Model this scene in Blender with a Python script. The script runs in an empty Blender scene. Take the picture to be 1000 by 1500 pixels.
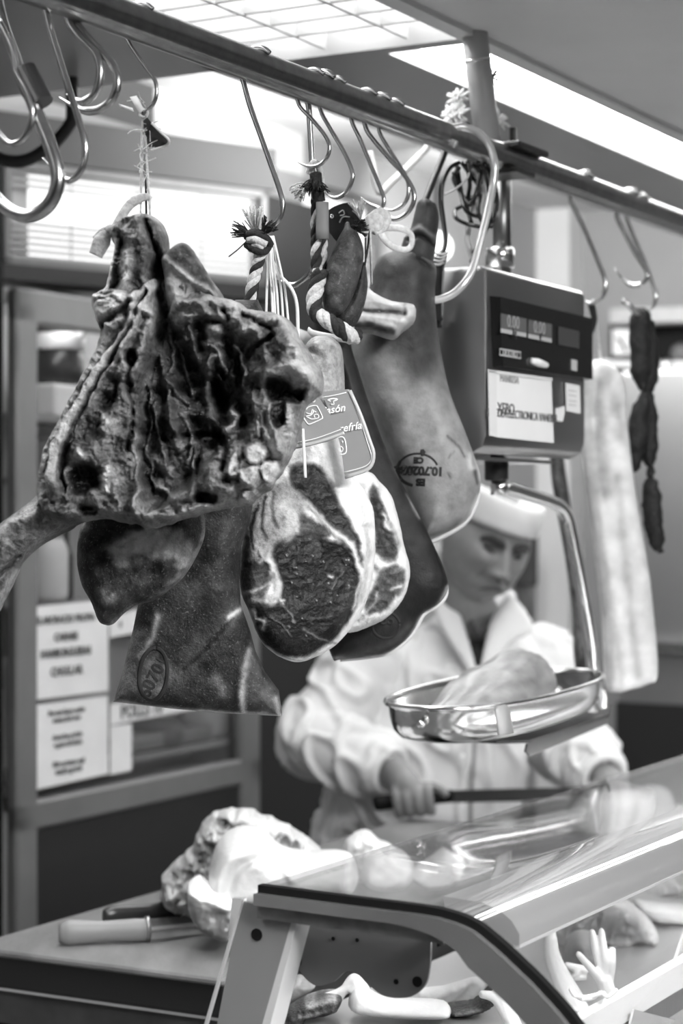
import bpy, bmesh, math, random
import numpy as np
from mathutils import Vector, Matrix, noise
from mathutils.geometry import delaunay_2d_cdt
random.seed(7)
SC = bpy.context.scene
COL = SC.collection
F = 3000.0          # focal length in pixels (72 mm on a 36 mm tall frame)
CZ = 1.6            # camera height
SD, CD = .482, .876 # heading of the counter and the rail: away to the right

def P(px, py, Y):
    return Vector(((px-500)/F*Y, Y, CZ-(py-750)/F*Y))
def ST(s, t, z):
    return Vector((s*SD-t*CD, s*CD+t*SD, z))
DV = Vector((SD, CD, 0)); NV = Vector((-CD, SD, 0)); ZV = Vector((0, 0, 1))
def Yt(px, t): return t/(SD-CD*(px-500)/F)
def Ys(px, s): return s/(CD+SD*(px-500)/F)
def Pt(px, py, t): return P(px, py, Yt(px, t))
def Ps(px, py, s): return P(px, py, Ys(px, s))
def Pz(px, py, z): return P(px, py, (CZ-z)*F/(py-750))
def RY(px): return 4070.0/(2150-px)          # distance of the rail at a given pixel column
def st_of(v): return v.x*SD+v.y*CD, -v.x*CD+v.y*SD
RT, RZ, RR = 1.19, 2.099, .0187             # rail: offset, height, radius

# ---------------------------------------------------------------- objects
def label(o, lab, cat, group=None, kind=None):
    o['label'] = lab; o['category'] = cat
    if group: o['group'] = group
    if kind: o['kind'] = kind
    return o
def thing(name, lab, cat, loc, group=None):
    o = bpy.data.objects.new(name, None); COL.objects.link(o)
    o.empty_display_size = .05; o.location = loc
    return label(o, lab, cat, group)
def wloc(o):
    v = Vector((0, 0, 0))
    while o is not None:
        v += o.location; o = o.parent
    return v
def mk(name, bm, m, parent=None, smooth=True, lab=None):
    me = bpy.data.meshes.new(name)
    if parent is None:
        xs = [v.co for v in bm.verts]
        off = Vector((sum(v.x for v in xs)/len(xs), sum(v.y for v in xs)/len(xs), min(v.z for v in xs)))
    else:
        off = wloc(parent)
    bmesh.ops.translate(bm, vec=-off, verts=bm.verts)
    bm.to_mesh(me); bm.free()
    for p in me.polygons: p.use_smooth = smooth
    if isinstance(m, (list, tuple)):
        for k in m: me.materials.append(k)
    else: me.materials.append(m)
    o = bpy.data.objects.new(name, me); COL.objects.link(o)
    if parent is None: o.location = off
    else: o.parent = parent
    if lab: o['label'] = lab
    return o
def auto(o, ang=35):
    me = o.data
    try: me.set_sharp_from_angle(angle=math.radians(ang))
    except Exception: pass
    return o
def struct(name, bm, m, smooth=False):
    o = mk(name, bm, m, None, smooth); o['kind'] = 'structure'; return o

# ---------------------------------------------------------------- materials
def mat(name, c, rough=.5, metal=0.0, var=.0, scale=20.0, bump=0.0, bscale=None, spec=.5, emit=0, coat=0, stretch=None, sss=0):
    m = bpy.data.materials.new(name); m.use_nodes = True
    nt = m.node_tree; b = nt.nodes['Principled BSDF']
    if not isinstance(c, (tuple, list)): c = (c, c, c)
    b.inputs['Base Color'].default_value = (*c, 1)
    b.inputs['Roughness'].default_value = rough; b.inputs['Metallic'].default_value = metal
    b.inputs['Specular IOR Level'].default_value = spec
    if coat: b.inputs['Coat Weight'].default_value = coat; b.inputs['Coat Roughness'].default_value = .15
    if emit: b.inputs['Emission Color'].default_value = (1, 1, 1, 1); b.inputs['Emission Strength'].default_value = emit
    tc = nt.nodes.new('ShaderNodeTexCoord'); src = tc.outputs['Object']
    if stretch:
        mp = nt.nodes.new('ShaderNodeMapping'); mp.inputs['Scale'].default_value = stretch
        nt.links.new(src, mp.inputs[0]); src = mp.outputs[0]
    if var:
        n = nt.nodes.new('ShaderNodeTexNoise'); n.inputs['Scale'].default_value = scale; n.inputs['Detail'].default_value = 5
        nt.links.new(src, n.inputs['Vector'])
        mr = nt.nodes.new('ShaderNodeMapRange'); mr.inputs[1].default_value = .3; mr.inputs[2].default_value = .7
        mr.inputs[3].default_value = 1-var; mr.inputs[4].default_value = 1+var
        nt.links.new(n.outputs['Fac'], mr.inputs[0])
        mx = nt.nodes.new('ShaderNodeVectorMath'); mx.operation = 'SCALE'; mx.inputs[0].default_value = c
        nt.links.new(mr.outputs[0], mx.inputs['Scale']); nt.links.new(mx.outputs[0], b.inputs['Base Color'])
    if bump:
        n2 = nt.nodes.new('ShaderNodeTexNoise'); n2.inputs['Scale'].default_value = bscale or scale; n2.inputs['Detail'].default_value = 4
        nt.links.new(src, n2.inputs['Vector'])
        bp = nt.nodes.new('ShaderNodeBump'); bp.inputs['Strength'].default_value = bump; bp.inputs['Distance'].default_value = .004
        nt.links.new(n2.outputs['Fac'], bp.inputs['Height']); nt.links.new(bp.outputs[0], b.inputs['Normal'])
    return m
def emat(name, e, c=1.0):
    m = bpy.data.materials.new(name); m.use_nodes = True; nt = m.node_tree
    nt.nodes.remove(nt.nodes['Principled BSDF'])
    em = nt.nodes.new('ShaderNodeEmission'); em.inputs[0].default_value = (c, c, c, 1); em.inputs[1].default_value = e
    nt.links.new(em.outputs[0], nt.nodes['Material Output'].inputs[0]); return m
def meatmat(name, rough=.45, var=.35, scale=90, bump=.5, bscale=220, coat=.15, fine=.0, spec=.4):
    """colour comes from the 'tone' attribute of the cut (fat / lean / rind), broken up by noise"""
    m = bpy.data.materials.new(name); m.use_nodes = True
    nt = m.node_tree; b = nt.nodes['Principled BSDF']
    at = nt.nodes.new('ShaderNodeAttribute'); at.attribute_name = 'tone'
    pw = nt.nodes.new('ShaderNodeMath'); pw.operation = 'POWER'; pw.inputs[1].default_value = 2.2
    nt.links.new(at.outputs['Fac'], pw.inputs[0])
    tc = nt.nodes.new('ShaderNodeTexCoord')
    n = nt.nodes.new('ShaderNodeTexNoise'); n.inputs['Scale'].default_value = scale; n.inputs['Detail'].default_value = 6; n.inputs['Roughness'].default_value = .65
    nt.links.new(tc.outputs['Object'], n.inputs['Vector'])
    mr = nt.nodes.new('ShaderNodeMapRange'); mr.inputs[1].default_value = .32; mr.inputs[2].default_value = .68
    mr.inputs[3].default_value = 1-var; mr.inputs[4].default_value = 1+var*.8
    nt.links.new(n.outputs['Fac'], mr.inputs[0])
    inv = nt.nodes.new('ShaderNodeMapRange'); inv.inputs[1].default_value = .45; inv.inputs[2].default_value = .85   # fat is plainer than lean
    inv.inputs[3].default_value = 1; inv.inputs[4].default_value = .15
    nt.links.new(at.outputs['Fac'], inv.inputs[0])
    lp = nt.nodes.new('ShaderNodeMix'); lp.inputs['A'].default_value = 1.0
    nt.links.new(inv.outputs[0], lp.inputs['Factor']); nt.links.new(mr.outputs[0], lp.inputs['B'])
    mu = nt.nodes.new('ShaderNodeMath'); mu.operation = 'MULTIPLY'; mu.use_clamp = True
    nt.links.new(pw.outputs[0], mu.inputs[0]); nt.links.new(lp.outputs['Result'], mu.inputs[1])
    out = mu.outputs[0]
    if fine:   # mould and salt specks
        n3 = nt.nodes.new('ShaderNodeTexNoise'); n3.inputs['Scale'].default_value = 420; n3.inputs['Detail'].default_value = 3
        nt.links.new(tc.outputs['Object'], n3.inputs['Vector'])
        r3 = nt.nodes.new('ShaderNodeMapRange'); r3.inputs[1].default_value = .6; r3.inputs[2].default_value = .75
        r3.inputs[3].default_value = 0; r3.inputs[4].default_value = fine
        nt.links.new(n3.outputs['Fac'], r3.inputs[0])
        ad = nt.nodes.new('ShaderNodeMath'); ad.operation = 'ADD'; ad.use_clamp = True
        nt.links.new(out, ad.inputs[0]); nt.links.new(r3.outputs[0], ad.inputs[1]); out = ad.outputs[0]
    nt.links.new(out, b.inputs['Base Color'])
    b.inputs['Roughness'].default_value = rough; b.inputs['Specular IOR Level'].default_value = spec
    b.inputs['Coat Weight'].default_value = coat; b.inputs['Coat Roughness'].default_value = .25
    n2 = nt.nodes.new('ShaderNodeTexNoise'); n2.inputs['Scale'].default_value = bscale; n2.inputs['Detail'].default_value = 5
    nt.links.new(tc.outputs['Object'], n2.inputs['Vector'])
    bp = nt.nodes.new('ShaderNodeBump'); bp.inputs['Strength'].default_value = bump; bp.inputs['Distance'].default_value = .003
    nt.links.new(n2.outputs['Fac'], bp.inputs['Height']); nt.links.new(bp.outputs[0], b.inputs['Normal'])
    return m
def glassmat(name, tint=.95, refl=1.45, boost=0.0, rough=.0):
    m = bpy.data.materials.new(name); m.use_nodes = True; nt = m.node_tree
    nt.nodes.remove(nt.nodes['Principled BSDF'])
    tr = nt.nodes.new('ShaderNodeBsdfTransparent'); tr.inputs[0].default_value = (tint, tint, tint, 1)
    gl = nt.nodes.new('ShaderNodeBsdfGlossy'); gl.inputs['Roughness'].default_value = rough; gl.inputs[0].default_value = (.95, .95, .95, 1)
    fr = nt.nodes.new('ShaderNodeFresnel'); fr.inputs[0].default_value = refl
    ge = nt.nodes.new('ShaderNodeNewGeometry'); ir = nt.nodes.new('ShaderNodeMapRange')   # same index from either face of the thin pane
    ir.inputs[3].default_value = refl; ir.inputs[4].default_value = 1/refl
    nt.links.new(ge.outputs['Backfacing'], ir.inputs[0]); nt.links.new(ir.outputs[0], fr.inputs[0])
    ad = nt.nodes.new('ShaderNodeMath'); ad.operation = 'ADD'; ad.inputs[1].default_value = boost; ad.use_clamp = True
    nt.links.new(fr.outputs[0], ad.inputs[0])
    mx = nt.nodes.new('ShaderNodeMixShader')
    nt.links.new(ad.outputs[0], mx.inputs[0]); nt.links.new(tr.outputs[0], mx.inputs[1]); nt.links.new(gl.outputs[0], mx.inputs[2])
    nt.links.new(mx.outputs[0], nt.nodes['Material Output'].inputs[0]); return m

# ---------------------------------------------------------------- shapes
def BM(): return bmesh.new()
def box(bm, c, ax, ay, az, hx, hy, hz):
    """box around c with half sizes along three unit axes"""
    vs = [bm.verts.new(c+ax*(hx*i)+ay*(hy*j)+az*(hz*k)) for i in (-1, 1) for j in (-1, 1) for k in (-1, 1)]
    fs = []
    for q in ((0, 1, 3, 2), (4, 6, 7, 5), (0, 4, 5, 1), (2, 3, 7, 6), (0, 2, 6, 4), (1, 5, 7, 3)):
        fs.append(bm.faces.new([vs[i] for i in q]))
    bmesh.ops.recalc_face_normals(bm, faces=fs)
    return fs
def sbox(bm, s0, s1, t0, t1, z0, z1):
    return box(bm, ST((s0+s1)/2, (t0+t1)/2, (z0+z1)/2), DV, NV, ZV, abs(s1-s0)/2, abs(t1-t0)/2, abs(z1-z0)/2)
def bevel(bm, w, seg=2):
    bmesh.ops.bevel(bm, geom=bm.edges[:], offset=w, segments=seg, affect='EDGES', profile=.5, clamp_overlap=True)
def prism(bm, pts, vec):
    """extrude a closed 3-D polygon along vec"""
    a = [bm.verts.new(p) for p in pts]; b = [bm.verts.new(p+vec) for p in pts]
    n = len(pts); fs = [bm.faces.new(a), bm.faces.new(list(reversed(b)))]
    for i in range(n): fs.append(bm.faces.new((a[i], b[i], b[(i+1) % n], a[(i+1) % n])))
    bmesh.ops.recalc_face_normals(bm, faces=fs); return fs
def smooth_path(pts, n=6, closed=False):
    pts = [Vector(p) for p in pts]
    if len(pts) < 3 and not closed:
        return [pts[0].lerp(pts[-1], i/float(n)) for i in range(n+1)]
    out = []; m = len(pts); rng = m if closed else m-1
    for i in range(rng):
        if closed: p0, p1, p2, p3 = pts[(i-1) % m], pts[i], pts[(i+1) % m], pts[(i+2) % m]
        else: p0, p1, p2, p3 = pts[max(i-1, 0)], pts[i], pts[i+1], pts[min(i+2, m-1)]
        for k in range(n):
            t = k/n
            out.append(.5*((2*p1)+(p2-p0)*t+(2*p0-5*p1+4*p2-p3)*t*t+(3*p1-p0-3*p2+p3)*t**3))
    if not closed: out.append(pts[-1])
    return out
def tube(bm, pts, r, seg=10, n=6, closed=False, tip=False, flat=None):
    """round bar swept along a smooth path; r is a radius or a list of radii along the way"""
    path = smooth_path(pts, n, closed) if n > 1 else [Vector(p) for p in pts]
    N = len(path)
    rad = [float(np.interp(i/(N-1), np.linspace(0, 1, len(r)), r)) for i in range(N)] if isinstance(r, (list, tuple)) else [r]*N
    if tip: 
        for i in range(max(1, N//8)): rad[N-1-i] *= (.15+.85*i/max(1, N//8))
    tan = []
    for i in range(N):
        a = path[(i-1) % N] if closed else path[max(i-1, 0)]; b = path[(i+1) % N] if closed else path[min(i+1, N-1)]
        d = b-a
        tan.append(d.normalized() if d.length > 1e-9 else Vector((0, 0, 1)))
    up = Vector((0, 0, 1)) if abs(tan[0].z) < .9 else Vector((1, 0, 0))
    nrm = (up-tan[0]*up.dot(tan[0])).normalized(); rings = []
    for i in range(N):
        nrm = nrm-tan[i]*nrm.dot(tan[i])
        nrm = nrm.normalized() if nrm.length > 1e-6 else tan[i].orthogonal().normalized()
        bi = tan[i].cross(nrm)
        fl = flat or 1.0
        rings.append([bm.verts.new(path[i]+(nrm*math.cos(2*math.pi*k/seg)+bi*(math.sin(2*math.pi*k/seg)*fl))*rad[i]) for k in range(seg)])
    rr = N if closed else N-1
    for i in range(rr):
        A, B = rings[i], rings[(i+1) % N]
        for k in range(seg): bm.faces.new((A[k], A[(k+1) % seg], B[(k+1) % seg], B[k]))
    if not closed:
        bm.faces.new(list(reversed(rings[0]))); bm.faces.new(rings[-1])
def ball(bm, c, rx, ry=None, rz=None, M=None, seg=16, rings=10):
    ry = rx if ry is None else ry; rz = rx if rz is None else rz
    r = bmesh.ops.create_uvsphere(bm, u_segments=seg, v_segments=rings, radius=1)
    for v in r['verts']:
        q = Vector((v.co.x*rx, v.co.y*ry, v.co.z*rz))
        v.co = (M @ q if M else q)+c
    return r['verts']
def cyl(bm, a, b, r, seg=20, r2=None):
    tube(bm, [a, b], [r, r if r2 is None else r2], seg=seg, n=1)
def lathe(bm, c, axis, prof, seg=24):
    """prof: list of (radius, height along axis)"""
    ax = axis.normalized(); u = ax.orthogonal().normalized(); v = ax.cross(u)
    rings = [[bm.verts.new(c+ax*h+(u*math.cos(2*math.pi*k/seg)+v*math.sin(2*math.pi*k/seg))*max(r, 1e-5)) for k in range(seg)] for r, h in prof]
    for A, B in zip(rings, rings[1:]):
        for k in range(seg): bm.faces.new((A[k], A[(k+1) % seg], B[(k+1) % seg], B[k]))
    bm.faces.new(list(reversed(rings[0]))); bm.faces.new(rings[-1])
def loft(bm, rings, cap=True):
    vs = [[bm.verts.new(p) for p in r] for r in rings]; n = len(vs[0])
    for A, B in zip(vs, vs[1:]):
        for k in range(n): bm.faces.new((A[k], A[(k+1) % n], B[(k+1) % n], B[k]))
    if cap: bm.faces.new(list(reversed(vs[0]))); bm.faces.new(vs[-1])
    return vs
def remesh(name, bm, m, parent, voxel, smooth_it=0, post=None):
    """fuse overlapping shapes into one continuous skin"""
    bmesh.ops.recalc_face_normals(bm, faces=bm.faces)
    me = bpy.data.meshes.new('tmp'); bm.to_mesh(me); bm.free()
    o = bpy.data.objects.new('tmp', me); COL.objects.link(o)
    md = o.modifiers.new('r', 'REMESH'); md.mode = 'VOXEL'; md.voxel_size = voxel
    if smooth_it:
        sm = o.modifiers.new('s', 'SMOOTH'); sm.iterations = smooth_it; sm.factor = .5
    dg = bpy.context.evaluated_depsgraph_get()
    me2 = bpy.data.meshes.new_from_object(o.evaluated_get(dg))
    bpy.data.objects.remove(o); bpy.data.meshes.remove(me)
    b2 = BM(); b2.from_mesh(me2); bpy.data.meshes.remove(me2)
    if post: post(b2)
    return mk(name, b2, m, parent)

# ---------------------------------------------------------------- noise on arrays
def _h(ix, iy, seed):
    h = np.sin(ix*127.1+iy*311.7+seed*74.7)*43758.5453
    return h-np.floor(h)
def vn(x, y, seed=0):
    ix, iy = np.floor(x), np.floor(y); fx, fy = x-ix, y-iy
    fx = fx*fx*(3-2*fx); fy = fy*fy*(3-2*fy)
    a, b, c, d = _h(ix, iy, seed), _h(ix+1, iy, seed), _h(ix, iy+1, seed), _h(ix+1, iy+1, seed)
    return (a*(1-fx)+b*fx)*(1-fy)+(c*(1-fx)+d*fx)*fy
def fbm(x, y, sc, oc=4, seed=0):
    v = 0; a = .5; s = 1.0/sc; tot = 0
    for i in range(oc):
        v = v+a*vn(x*s+i*17.3, y*s-i*9.1, seed+i); tot += a; a *= .5; s *= 2.03
    return v/tot
def ridge(x, y, sc, oc=4, seed=0):
    v = 0; a = .5; s = 1.0/sc; tot = 0
    for i in range(oc):
        v = v+a*(1-np.abs(2*vn(x*s+i*5.3, y*s+i*3.7, seed+i)-1))**2; tot += a; a *= .5; s *= 2.1
    return v/tot
def segdist(x, y, pts, closed=False):
    d = np.full(x.shape, 1e9); n = len(pts)
    if n == 1: return np.hypot(x-pts[0][0], y-pts[0][1])
    for i in range(n if closed else n-1):
        ax, ay = pts[i]; bx, by = pts[(i+1) % n]
        vx, vy = bx-ax, by-ay; L = vx*vx+vy*vy+1e-9
        t = np.clip(((x-ax)*vx+(y-ay)*vy)/L, 0, 1)
        d = np.minimum(d, np.hypot(x-ax-t*vx, y-ay-t*vy))
    return d
def inpoly(x, y, pts):
    c = np.zeros(x.shape, bool); n = len(pts)
    for i in range(n):
        x1, y1 = pts[i]; x2, y2 = pts[(i+1) % n]
        if y1 == y2: continue
        k = ((y1 > y) != (y2 > y)) & (x < (x2-x1)*(y-y1)/(y2-y1)+x1)
        c ^= k
    return c
def sm2(pts, n=5, closed=True):
    return [(v.x, v.y) for v in smooth_path([Vector((p[0], p[1], 0)) for p in pts], n, closed)]

def slab(name, outline, Y, tf, tb, R, step, m, parent=None, marks=(), tone=.6, tnoise=(.0, 30), bumps=(), edge=.003,
         warp=(0, 20), seed=1, smooth_n=5, rag=0, rim=None, calm=(), backtone=None, lab=None, maxv=45000):
    """thick solid cut: outline (pixel plan at distance Y), rounded front and back of depth tf / tb metres, then
    marks = sculpted ridges, hollows and fat / lean areas:
      ('s', pts, width, height, tone, alpha[, hard])  stroke      ('p', pts, soft, height, tone, alpha)  area
    bumps = (kind, scale, height[, seed]);  rim = (width, tone) of rind along the outline"""
    ol = sm2(outline, smooth_n) if smooth_n > 1 else list(outline)
    # even spacing along the outline
    q = []; n = len(ol)
    for i in range(n):
        a, b = ol[i], ol[(i+1) % n]; L = math.hypot(b[0]-a[0], b[1]-a[1]); k = max(1, int(round(L/(step*1.1))))
        q += [(a[0]+(b[0]-a[0])*j/k, a[1]+(b[1]-a[1])*j/k) for j in range(k)]
    ol = q
    if rag:
        rng = random.Random(seed); cx = sum(p[0] for p in ol)/len(ol); cy = sum(p[1] for p in ol)/len(ol); o2 = []
        for i, p in enumerate(ol):
            f = float(fbm(np.array([p[0]]), np.array([p[1]]), 12, 3, seed)[0]-.5)*2*rag
            d = math.hypot(p[0]-cx, p[1]-cy)+1e-6; o2.append((p[0]+(p[0]-cx)/d*f, p[1]+(p[1]-cy)/d*f))
        ol = o2
    ox = np.array([p[0] for p in ol]); oy = np.array([p[1] for p in ol])
    gx, gy = np.meshgrid(np.arange(ox.min(), ox.max(), step), np.arange(oy.min(), oy.max(), step*.87))
    gx = gx+((np.arange(gx.shape[0]) % 2)*step*.5)[:, None]
    gx, gy = gx.ravel(), gy.ravel()
    k = inpoly(gx, gy, ol); gx, gy = gx[k], gy[k]
    k = segdist(gx, gy, ol, True) > step*.55; gx, gy = gx[k], gy[k]
    allp = [Vector(p) for p in ol]+[Vector((a, b)) for a, b in zip(gx.tolist(), gy.tolist())]
    nb = len(ol)
    vs, es, fs, *_ = delaunay_2d_cdt(allp, [(i, (i+1) % nb) for i in range(nb)], [], 1, 1e-4)
    x = np.array([v.x for v in vs]); y = np.array([v.y for v in vs])
    d = segdist(x, y, ol, True); d[d < 1e-3] = 0
    u = np.clip(d/R, 0, 1); prof = np.sqrt(np.clip(1-(1-u)**2, 0, 1))
    h = tf*prof; hb = tb*prof
    wx = x+(fbm(x, y, warp[1], 3, seed+11)-.5)*2*warp[0]; wy = y+(fbm(x, y, warp[1], 3, seed+23)-.5)*2*warp[0]
    tn = np.full(x.shape, float(tone)) if not callable(tone) else tone(x, y)
    if rim:
        w = np.clip((rim[0]-d+(fbm(x, y, 15, 3, seed+5)-.5)*rim[0]*.6)/(rim[0]*.35), 0, 1); tn = tn*(1-w)+rim[1]*w
    for mk_ in marks:
        if mk_[0] == 's':
            _, pts, wd, hh, tt, al = mk_[:6]
            pts2 = sm2(pts, 4, False) if len(pts) > 2 else pts
            dd = segdist(wx, wy, pts2)
            w = np.clip((wd-dd)/(wd*.3), 0, 1) if len(mk_) > 6 else np.exp(-(dd/wd)**2)
        else:
            _, pts, soft, hh, tt, al = mk_[:6]
            pts2 = sm2(pts, 4, True)
            dd = segdist(wx, wy, pts2, True); ins = inpoly(wx, wy, pts2)
            sd = np.where(ins, dd, -dd); w = np.clip(.5+sd/(2*soft), 0, 1); w = w*w*(3-2*w)
        h = h+hh*w*np.clip(u*4, 0, 1)
        if tt is not None: tn = tn*(1-w*al)+tt*w*al
    fade = np.clip(u*3, 0, 1)
    for pts, wd in calm: fade = fade*(1-.85*np.exp(-(segdist(x, y, sm2(pts, 4, False))/wd)**4))
    for b in bumps:
        sd_ = b[3] if len(b) > 3 else seed
        if b[0] == 'r': f = ridge(wx, wy, b[1], 4, sd_)-.4
        elif b[0] == 'v': f = fbm(wx*3, wy*.6, b[1], 4, sd_)-.5
        else: f = fbm(wx, wy, b[1], 4, sd_)-.5
        h = h+f*b[2]*fade; hb = hb+np.roll(f, 7)*b[2]*.4*fade
    if tnoise[0]: tn = tn+(fbm(x, y, tnoise[1], 5, seed+31)-.5)*2*tnoise[0]
    tn = np.clip(tn, .02, 1)
    y0 = Y(x, y)+0*x if callable(Y) else np.full(x.shape, float(Y))
    h = np.maximum(h, -hb*.7)
    bm = BM(); la = bm.verts.layers.float.new('tone')
    fr, bk = [], []
    for i in range(len(vs)):
        X = (x[i]-500)/F*y0[i]; Z = CZ-(y[i]-750)/F*y0[i]
        v = bm.verts.new((X, y0[i]-h[i]-edge, Z)); v[la] = tn[i]; fr.append(v)
        v = bm.verts.new((X, y0[i]+hb[i]+edge, Z)); v[la] = tn[i] if backtone is None else backtone; bk.append(v)
    cnt = {}
    for f in fs:
        bm.faces.new([fr[i] for i in f]); bm.faces.new([bk[i] for i in reversed(f)])
        for a, b in zip(f, f[1:]+f[:1]):
            kk = (min(a, b), max(a, b)); cnt[kk] = (cnt[kk][0]+1, (a, b)) if kk in cnt else (1, (a, b))
    for kk, (c, (a, b)) in cnt.items():
        if c == 1: bm.faces.new((fr[b], fr[a], bk[a], bk[b]))
    bmesh.ops.recalc_face_normals(bm, faces=bm.faces)
    return mk(name, bm, m, parent, True, lab)
def settone(o, v=.6):
    a = o.data.attributes.new('tone', 'FLOAT', 'POINT')
    vals = np.array([v(p.co) if callable(v) else v for p in o.data.vertices], dtype=np.float32)
    a.data.foreach_set('value', vals); return o
def text(name, body, size, org, xd, yd, m, parent, shear=0, ext=.0004, align='CENTER', space=1.0, bold=0):
    cu = bpy.data.curves.new('t', 'FONT'); cu.body = body; cu.size = size; cu.shear = shear; cu.extrude = ext
    cu.align_x = align; cu.align_y = 'CENTER'; cu.space_character = space; cu.resolution_u = 3; cu.offset = bold
    o = bpy.data.objects.new('t', cu); COL.objects.link(o)
    dg = bpy.context.evaluated_depsgraph_get(); me = bpy.data.meshes.new_from_object(o.evaluated_get(dg))
    bpy.data.objects.remove(o); bpy.data.curves.remove(cu)
    bm = BM(); bm.from_mesh(me); bpy.data.meshes.remove(me)
    xd = xd.normalized(); yd = yd.normalized(); zd = xd.cross(yd)
    for v in bm.verts: v.co = org+xd*v.co.x+yd*v.co.y+zd*v.co.z
    return mk(name, bm, m, parent, False)
# ================================================================ render, camera, world
cam = bpy.data.cameras.new('camera'); cam_o = bpy.data.objects.new('camera', cam); COL.objects.link(cam_o)
cam_o.location = (0, 0, CZ); cam_o.rotation_euler = (math.pi/2, 0, 0)
cam.sensor_fit = 'VERTICAL'; cam.sensor_height = 36; cam.sensor_width = 24; cam.lens = 72
cam.clip_start = .05; cam.clip_end = 60
cam.dof.use_dof = True; cam.dof.focus_distance = 2.27; cam.dof.aperture_fstop = 4.8
SC.camera = cam_o
SC.view_settings.view_transform = 'Standard'; SC.view_settings.look = 'None'
SC.view_settings.gamma = 1; SC.view_settings.use_curve_mapping = False; SC.view_settings.exposure = .98
w = bpy.data.worlds.new('hall'); SC.world = w; w.use_nodes = True
w.node_tree.nodes['Background'].inputs[0].default_value = (1, 1, 1, 1)
w.node_tree.nodes['Background'].inputs[1].default_value = .035

M = {}
M['steel'] = mat('brushed_steel', .34, .32, 1, .12, 300, stretch=(1, 1, .02))
M['rail'] = mat('rail_steel', .30, .30, 1, .15, 60, .08)
M['chrome'] = mat('chrome', .75, .16, 1)
M['pole'] = mat('pole_enamel', .5, .35, .1, .06, 20)
M['hook'] = mat('hook_steel', .52, .24, 1, .12, 80)
M['hookbright'] = mat('white_coated_wire', .78, .35, 0)
M['dark'] = mat('black_plastic', .012, .32, 0)
M['black'] = mat('matt_black', .008, .7, 0, spec=.15)
M['grey'] = mat('grey_enamel', .13, .45, 0, .08, 40)
M['lightgrey'] = mat('light_enamel', .45, .4, 0, .05, 30)
M['white'] = mat('white_enamel', .78, .4, 0, .03, 30)
M['paper'] = mat('paper', .74, .7, 0, .04, 15)
M['ink'] = mat('ink', .02, .7)
M['softink'] = mat('grey_ink', .10, .7)
M['twine'] = mat('twine', .55, .9, 0, .25, 300, .5)
M['darktwine'] = mat('dark_cord', .015, .8, 0, .3, 300, .5)
M['wall'] = mat('wall_paint', .30, .7, 0, .06, 3)
M['ceil'] = mat('ceiling_paint', .62, .8, 0, .05, 3)
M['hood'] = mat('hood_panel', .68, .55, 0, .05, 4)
M['floor'] = mat('floor_tile', .18, .4, 0, .2, 6)
M['glass'] = glassmat('case_glass', .97, 1.5, .02)
M['doorglass'] = glassmat('door_glass', .9, 1.45, .02)
M['lamp'] = emat('lamp_light', 7.0)
M['lampsoft'] = emat('tube_light', 9.0)
M['day'] = emat('daylight', .9)

# ================================================================ room shell
bm = BM(); sbox(bm, -6, 6.6, -3.2, 2.9, -.1, 0); struct('floor', bm, M['floor'])
bm = BM(); sbox(bm, -6, 6.6, -3.2, 2.9, 2.62, 2.7); struct('ceiling', bm, M['ceil'])
bm = BM(); sbox(bm, 6.5, 6.62, -3.2, 2.9, 0, 2.62); struct('wall_right', bm, M['wall'])
bm = BM(); sbox(bm, -6.1, -5.98, -3.2, 2.9, 0, 2.62); struct('wall_left', bm, M['wall'])
bm = BM(); sbox(bm, -6, 6.6, -3.3, -3.18, 0, 2.62); struct('wall_front', bm, M['wall'])
# back wall with a high window, and a skewed bay with a louvred window over the fridge
W1 = st_of(Pt(386, 300, 2.76))[0]
W2, W3 = st_of(Pt(444, 300, 2.76))[0], st_of(Pt(566, 300, 2.76))[0]
bm = BM()
sbox(bm, -6, 6.6, 2.76, 2.9, 0, 2.28); sbox(bm, -6, W2, 2.76, 2.9, 2.50, 2.51); sbox(bm, W2, 6.6, 2.76, 2.9, 2.50, 2.62)
sbox(bm, -6, W2, 2.76, 2.9, 2.28, 2.50); sbox(bm, W3, 6.6, 2.76, 2.9, 2.28, 2.50)
struct('wall_back', bm, M['wall'])
WL = st_of(Pt(226, 150, 2.76))[0]
bm = BM(); sbox(bm, WL, W2, 2.76, 2.9, 2.51, 2.62); struct('trim_1', bm, M['ceil'])  # upper wall painted pale where the ceiling glow falls
bm = BM(); sbox(bm, -6, WL, 2.76, 2.9, 2.51, 2.62); struct('trim_2', bm, mat('unlit_upper_wall', .07, .7))  # same strip of wall painted dark where it is unlit
BA = P(8, 300, 4.38); B2 = Vector((.777, .629, 0)); B3 = Vector((-.629, .777, 0)); BL = .70
def bbox(bm, a0, a1, d0, d1, z0, z1):
    c = Vector((BA.x, BA.y, 0))+B2*((a0+a1)/2)+B3*((d0+d1)/2)+ZV*((z0+z1)/2)
    box(bm, c, B2, B3, ZV, (a1-a0)/2, (d1-d0)/2, (z1-z0)/2)
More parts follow.
